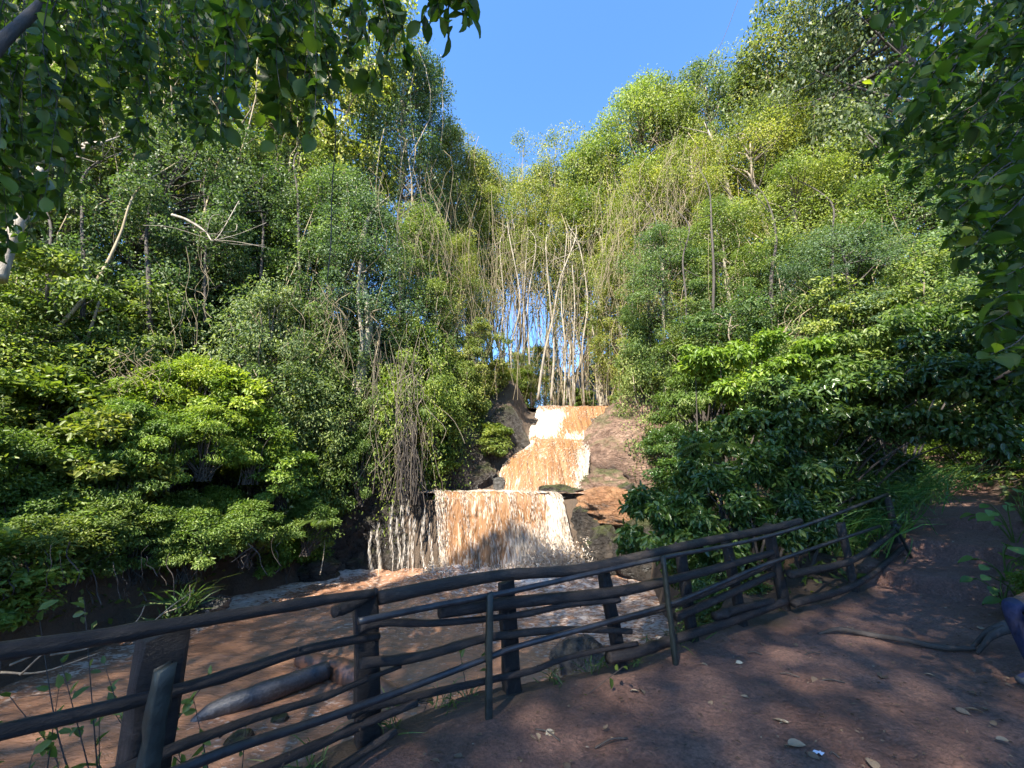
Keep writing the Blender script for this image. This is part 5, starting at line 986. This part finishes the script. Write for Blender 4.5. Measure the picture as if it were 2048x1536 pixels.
for a, c in (((1940, 1305), (2030, 1262)), ((1955, 1312), (2030, 1275)), ((1962, 1290), (2040, 1262))):
    p0 = gz(*a) + [0, 0, 0.02]; p1 = gz(c[0], c[1] + 40) + [0.1, 0.1, 0.2]; V, Q = tube(spline([p0, (p0 + p1) / 2 + [0, 0, 0.04], p1], 14) - to, np.linspace(0.012, 0.04, 14), 8, 0.25, 5); obj('root', mk_mesh('root', V, Q, None, True), M['bark_dark'], t)
g = np.random.default_rng(31); lf = [(1545, 1442, .07), (1560, 1450, .06), (1640, 1362, .09), (1762, 1362, .10), (1400, 1330, .05), (1570, 1495, .10), (1610, 1510, .06), (1960, 1256, .08), (1955, 1395, .06), (1970, 1425, .06), (2000, 1458, .05), (2025, 1488, .06), (1740, 1520, .09), (1420, 1405, .05), (1260, 1385, .05), (1290, 1392, .07), (1080, 1490, .09), (1110, 1465, .07), (1212, 1465, .05), (1130, 1528, .06), (930, 1520, .06), (860, 1525, .05), (1500, 1400, .05), (1520, 1290, .05), (1590, 1290, .05), (1700, 1290, .04), (1850, 1350, .05), (1905, 1420, .07), (1930, 1420, .07), (1470, 1330, .06)]
for k, (px, py, s) in enumerate(lf):
    p = gz(px, py); a = g.random() * 6.28; V, Q, tn = leaves(np.array([[0, 0, 0.015]]), np.array([[math.cos(a), math.sin(a), 0.05]]), nrm(np.array([[g.normal(0, .3), g.normal(0, .3), 1]])), np.array([s * 1.3]), np.array([s * 0.75]), T_NEAR, np.array([g.uniform(0.35, 1.0)]))
    V[:, 2] += 0.10 * np.abs(V[:, 0])**1.0 * (g.random() > 0.4); obj('fallen_leaf', mk_mesh('fallen_leaf', V, Q, {'tone': tn}, True), M['dead'], label='curled dry fallen leaf lying on the red dirt path', cat='leaf', group='fallen leaves on the path', loc=tuple(p))
n = 7000; x = g.uniform(-2, 9, n); y = g.uniform(2, 9, n); ok = pathmask(x, y) > 0.6; x, y = x[ok], y[ok]
C = np.stack([x, y, H(x, y) + 0.012], 1); a = g.random(len(x)) * 6.28; Ln = g.uniform(0.010, 0.045, len(x))
V, Q, tn = leaves(C, np.stack([np.cos(a), np.sin(a), g.normal(0, .12, len(x))], 1), nrm(np.array([0, 0, 1.0]) + g.normal(0, .25, (len(x), 3))), Ln, Ln * g.uniform(0.12, 0.6, len(x)), T_FAR, g.beta(1.6, 2.2, len(x)))
obj('leaf_litter', mk_mesh('leaf_litter', V, Q, {'tone': tn}), M['dead'], label='scattered leaf scraps and twigs trodden into the path', cat='litter', kind='stuff')
for k, (a, c) in enumerate([((1070, 1462), (1120, 1485)), ((1190, 1500), (1255, 1480)), ((1495, 1308), (1525, 1312)), ((1560, 1350), (1600, 1358)), ((1640, 1365), (1690, 1368)), ((1610, 1312), (1640, 1310)), ((1660, 1512), (1680, 1520))]):
    p0, p1 = gz(*a), gz(*c); V, Q = tube(spline([p0, (p0 + p1) / 2 + [0, 0.015, 0.012], p1], 8) - p0 + [0, 0, 0.010], 0.006, 5); obj('fallen_twig', mk_mesh('fallen_twig', V, Q, None, True), M['bark_dark'], label='short dark twig lying on the path', cat='twig', group='twigs on the path', loc=tuple(p0))
p = gz(1637, 1513); M['paper'] = simple('crumpled_paper', (0.7, 0.7, 0.75), 0.5)
V = np.array([(a * 0.028 + 0.004 * math.sin(b * 5), b * 0.013, 0.02 + 0.008 * math.sin(a * 4 + b * 3)) for a in (-1, -.3, .3, 1) for b in (-1, 0, 1)]); Q = np.array([(i * 3 + j, i * 3 + j + 1, i * 3 + j + 4, i * 3 + j + 3) for i in range(3) for j in range(2)])
obj('paper_scrap', mk_mesh('paper_scrap', V, Q), M['paper'], label='small crumpled white and blue wrapper on the path', cat='litter', loc=tuple(p))
# driftwood and roots on the left shore
g = np.random.default_rng(41)
for k, (px, py, dx, dy) in enumerate([(40, 1270, 40, -170), (70, 1280, 30, -60), (20, 1220, 200, -20), (60, 1230, 160, 40), (0, 1160, 120, 60), (320, 1230, 60, -60), (300, 1250, 90, -70), (250, 1270, 40, -60), (370, 1180, 30, -90), (400, 1160, 20, -80), (640, 1150, 10, -70), (20, 1330, 220, -50), (0, 1345, 200, -40), (40, 1350, 160, -60), (100, 1310, 120, -40)]):
    p0 = onz(px, py, -1.15); p1 = at(px + dx, py + dy, p0[1] + 0.25); V, Q = tube(spline([p0, (p0 + p1) / 2 + g.normal(0, 0.1, 3), p1], 14) - p0, np.linspace(0.018, 0.005, 14), 6, 0.2, k); o = obj('driftwood', mk_mesh('driftwood', V, Q, None, True), M['bark'], label='grey stick or root lodged on the left shore, ' + ORD[k] + ' from the near end' if k < 16 else None, cat='stick', group='sticks on the left shore', loc=tuple(p0))
# wire slanting down from the top right
P = spline([at(1490, -40, 15), at(1450, 70, 15), at(1410, 150, 15.2), at(1372, 225, 15.5)], 16); o_ = P[0].copy(); V, Q = tube(P - o_, 0.010, 5); obj('hanging_liana', mk_mesh('hanging_liana', V, Q, None, True), M['bark_dark'], label='thin liana slanting across the sky at the top right', cat='liana', loc=tuple(o_))

# ------------------------------------------------------------------ person seated at the right edge, facing the river
def skin_body(name, verts, edges, radii, root, parent, mats, loc, sub=2):
    me = bpy.data.meshes.new(name); me.from_pydata(verts, edges, []); o = bpy.data.objects.new(name, me); COL.objects.link(o)
    md = o.modifiers.new('s', 'SKIN'); md.use_smooth_shade = True; s2 = o.modifiers.new('u', 'SUBSURF'); s2.levels = sub; s2.render_levels = sub
    for i, r in enumerate(radii): me.skin_vertices[0].data[i].radius = r if isinstance(r, tuple) else (r, r); me.skin_vertices[0].data[i].use_root = (i == root)
    dg = bpy.context.evaluated_depsgraph_get(); m2 = bpy.data.meshes.new_from_object(o.evaluated_get(dg)); bpy.data.objects.remove(o)
    m2.name = name; ob = bpy.data.objects.new(name, m2); COL.objects.link(ob); ob.parent = parent; m2.materials.clear()
    for m_ in mats: m2.materials.append(m_)
    return ob
M['denim'] = simple('navy_trousers', (0.011, 0.017, 0.055), 0.85, 0, 9, 0.4, 1.0); M['jacket'] = simple('dark_jacket', (0.02, 0.024, 0.05), 0.8, 0, 30, 0.3, 0.2)
M['skin'] = simple('skin', (0.16, 0.085, 0.055), 0.5); M['hair'] = simple('hair_black', (0.012, 0.010, 0.009), 0.6); M['shoe'] = simple('shoe', (0.05, 0.05, 0.055), 0.6); M['white'] = simple('white_stripe', (0.75, 0.76, 0.8), 0.7)
KN = at(2082, 1243, 3.35); zg = Hs(KN[0] + 0.2, KN[1])
pe = thing('person', 'seated person in navy trousers with white side stripe at the right edge', 'person', (KN[0] + 0.5, KN[1], zg)); PO = np.array(pe.location)
k1 = KN - PO; k1[2] = KN[2] - zg; hipz = k1[2] - 0.04
k2 = k1 + [0.08, 0.26, 0.06]
B = {'pel': (0.02, 0.12, hipz), 'hipR': (0, 0.02, hipz), 'hipL': (0, 0.22, hipz), 'kR': tuple(k1), 'kL': tuple(k2), 'aR': (k1[0] + 0.14, k1[1] - 0.02, 0.10), 'aL': (k2[0] + 0.10, k2[1], 0.10), 'tR': (k1[0] - 0.06, k1[1] - 0.03, 0.045), 'tL': (k2[0] - 0.08, k2[1], 0.045),
     'wai': (0.08, 0.12, hipz + 0.2), 'che': (0.04, 0.12, hipz + 0.42), 'nek': (-0.04, 0.12, hipz + 0.58), 'chin': (-0.06, 0.12, hipz + 0.66), 'head': (-0.07, 0.12, hipz + 0.76), 'shR': (-0.02, -0.06, hipz + 0.52), 'shL': (-0.02, 0.30, hipz + 0.52),
     'elR': (0.0, -0.12, hipz + 0.24), 'elL': (0.0, 0.36, hipz + 0.24), 'wrR': (-0.20, -0.03, hipz + 0.14), 'wrL': (-0.20, 0.28, hipz + 0.15), 'haR': (-0.27, 0.0, hipz + 0.13), 'haL': (-0.27, 0.26, hipz + 0.14)}
RAD = {'pel': (.15, .13), 'hipR': .095, 'hipL': .095, 'kR': .066, 'kL': .066, 'aR': .05, 'aL': .05, 'tR': (.045, .035), 'tL': (.045, .035), 'wai': (.14, .11), 'che': (.16, .12), 'nek': .055, 'chin': .06, 'head': (.085, .095), 'shR': .07, 'shL': .07, 'elR': .048, 'elL': .048, 'wrR': .032, 'wrL': .032, 'haR': (.035, .02), 'haL': (.035, .02)}
nm = list(B); ed = [('pel', 'hipR'), ('pel', 'hipL'), ('hipR', 'kR'), ('hipL', 'kL'), ('kR', 'aR'), ('kL', 'aL'), ('aR', 'tR'), ('aL', 'tL'), ('pel', 'wai'), ('wai', 'che'), ('che', 'nek'), ('nek', 'chin'), ('chin', 'head'), ('che', 'shR'), ('che', 'shL'), ('shR', 'elR'), ('shL', 'elL'), ('elR', 'wrR'), ('elL', 'wrL'), ('wrR', 'haR'), ('wrL', 'haL')]
for s in 'RL':                                                                   # five fingers on each hand
    h = np.array(B['ha' + s])
    for f, (dy, ln) in enumerate([(-.03, .055), (-.014, .075), (0.0, .08), (.014, .07), (.028, .055)]):
        a = f'f{s}{f}a'; c = f'f{s}{f}b'; B[a] = tuple(h + [-ln * 0.55, dy, 0.0]); B[c] = tuple(h + [-ln, dy * 1.1, -0.025]); RAD[a] = .0095; RAD[c] = .0075; ed += [('ha' + s, a), (a, c)]
nm = list(B)
body = skin_body('body', [B[k] for k in nm], [(nm.index(a), nm.index(b_)) for a, b_ in ed], [RAD[k] for k in nm], 0, pe, [M['denim'], M['jacket'], M['skin'], M['shoe'], M['hair']], PO)
for f in body.data.polygons:
    c = f.center; f.use_smooth = True
    if c.z < 0.085: i = 3
    elif c.z > hipz + 0.60: i = 2
    elif c.x < -0.185 and c.z > hipz + 0.05 and c.x > k1[0] + 0.12 and c.z > hipz + 0.10: i = 2
    elif c.z > hipz + 0.10: i = 1
    else: i = 0
    f.material_index = i
V, T = ICO[4]; D = V * [0.098, 0.088, 0.10] * (1 + 0.05 * fbm(V[:, 0] * 6, V[:, 1] * 6, V[:, 2] * 6, 2, 3))[:, None]; keep = np.all((V[T][:, :, 2] > -0.15) | (V[T][:, :, 0] > 0.1), axis=1); obj('hair', mk_mesh('hair', D + [-0.055, 0.12, hipz + 0.79], T[keep], None, True), M['hair'], pe)
for s in (-1, 1):
    e = ICO[3][0] * 0.011; obj('eye', mk_mesh('eye', e + [-0.148, 0.12 + s * 0.032, hipz + 0.775], ICO[3][1], None, True), M['white'], pe)
    e = ICO[3][0] * [0.02, 0.010, 0.03]; obj('ear', mk_mesh('ear', e + [-0.06, 0.12 + s * 0.088, hipz + 0.76], ICO[3][1], None, True), M['skin'], pe)
e = ICO[3][0] * [0.022, 0.014, 0.026]; obj('nose', mk_mesh('nose', e + [-0.158, 0.12, hipz + 0.745], ICO[3][1], None, True), M['skin'], pe)
e = ICO[3][0] * [0.008, 0.026, 0.007]; obj('mouth', mk_mesh('mouth', e + [-0.142, 0.12, hipz + 0.705], ICO[3][1], None, True), simple('lips', (0.14, 0.05, 0.045), 0.5), pe)
def stripe(a, c, ra, rc):                                                        # white band down the outer side of the near leg
    a, c = np.array(a), np.array(c); pts = [a + (c - a) * t + np.array([0, -(ra + (rc - ra) * t) * 1.02, 0.0]) for t in np.linspace(0.06, 0.94, 12)]; side = nrm(np.cross(c - a, [0, 1, 0])); V = []
    for p_ in pts: V += [p_ - side * 0.018, p_ + side * 0.018]
    return np.array(V), np.array([(2 * k, 2 * k + 1, 2 * k + 3, 2 * k + 2) for k in range(11)])
for a, c, ra, rc in ((B['hipR'], B['kR'], .095, .070), (B['kR'], B['aR'], .068, .052)):
    V, Q = stripe(a, c, ra, rc); obj('side_stripe', mk_mesh('side_stripe', V, Q), M['white'], pe)
rock('seat_boulder', (PO[0] + 0.12, PO[1] + 0.12, zg + (hipz - 0.11) / 2 - 0.05), (0.34, 0.42, (hipz - 0.09) / 2 + 0.05), 'low rock the person at the right edge sits on', M['rock'], 55, 4, 0.08, cat='rock')
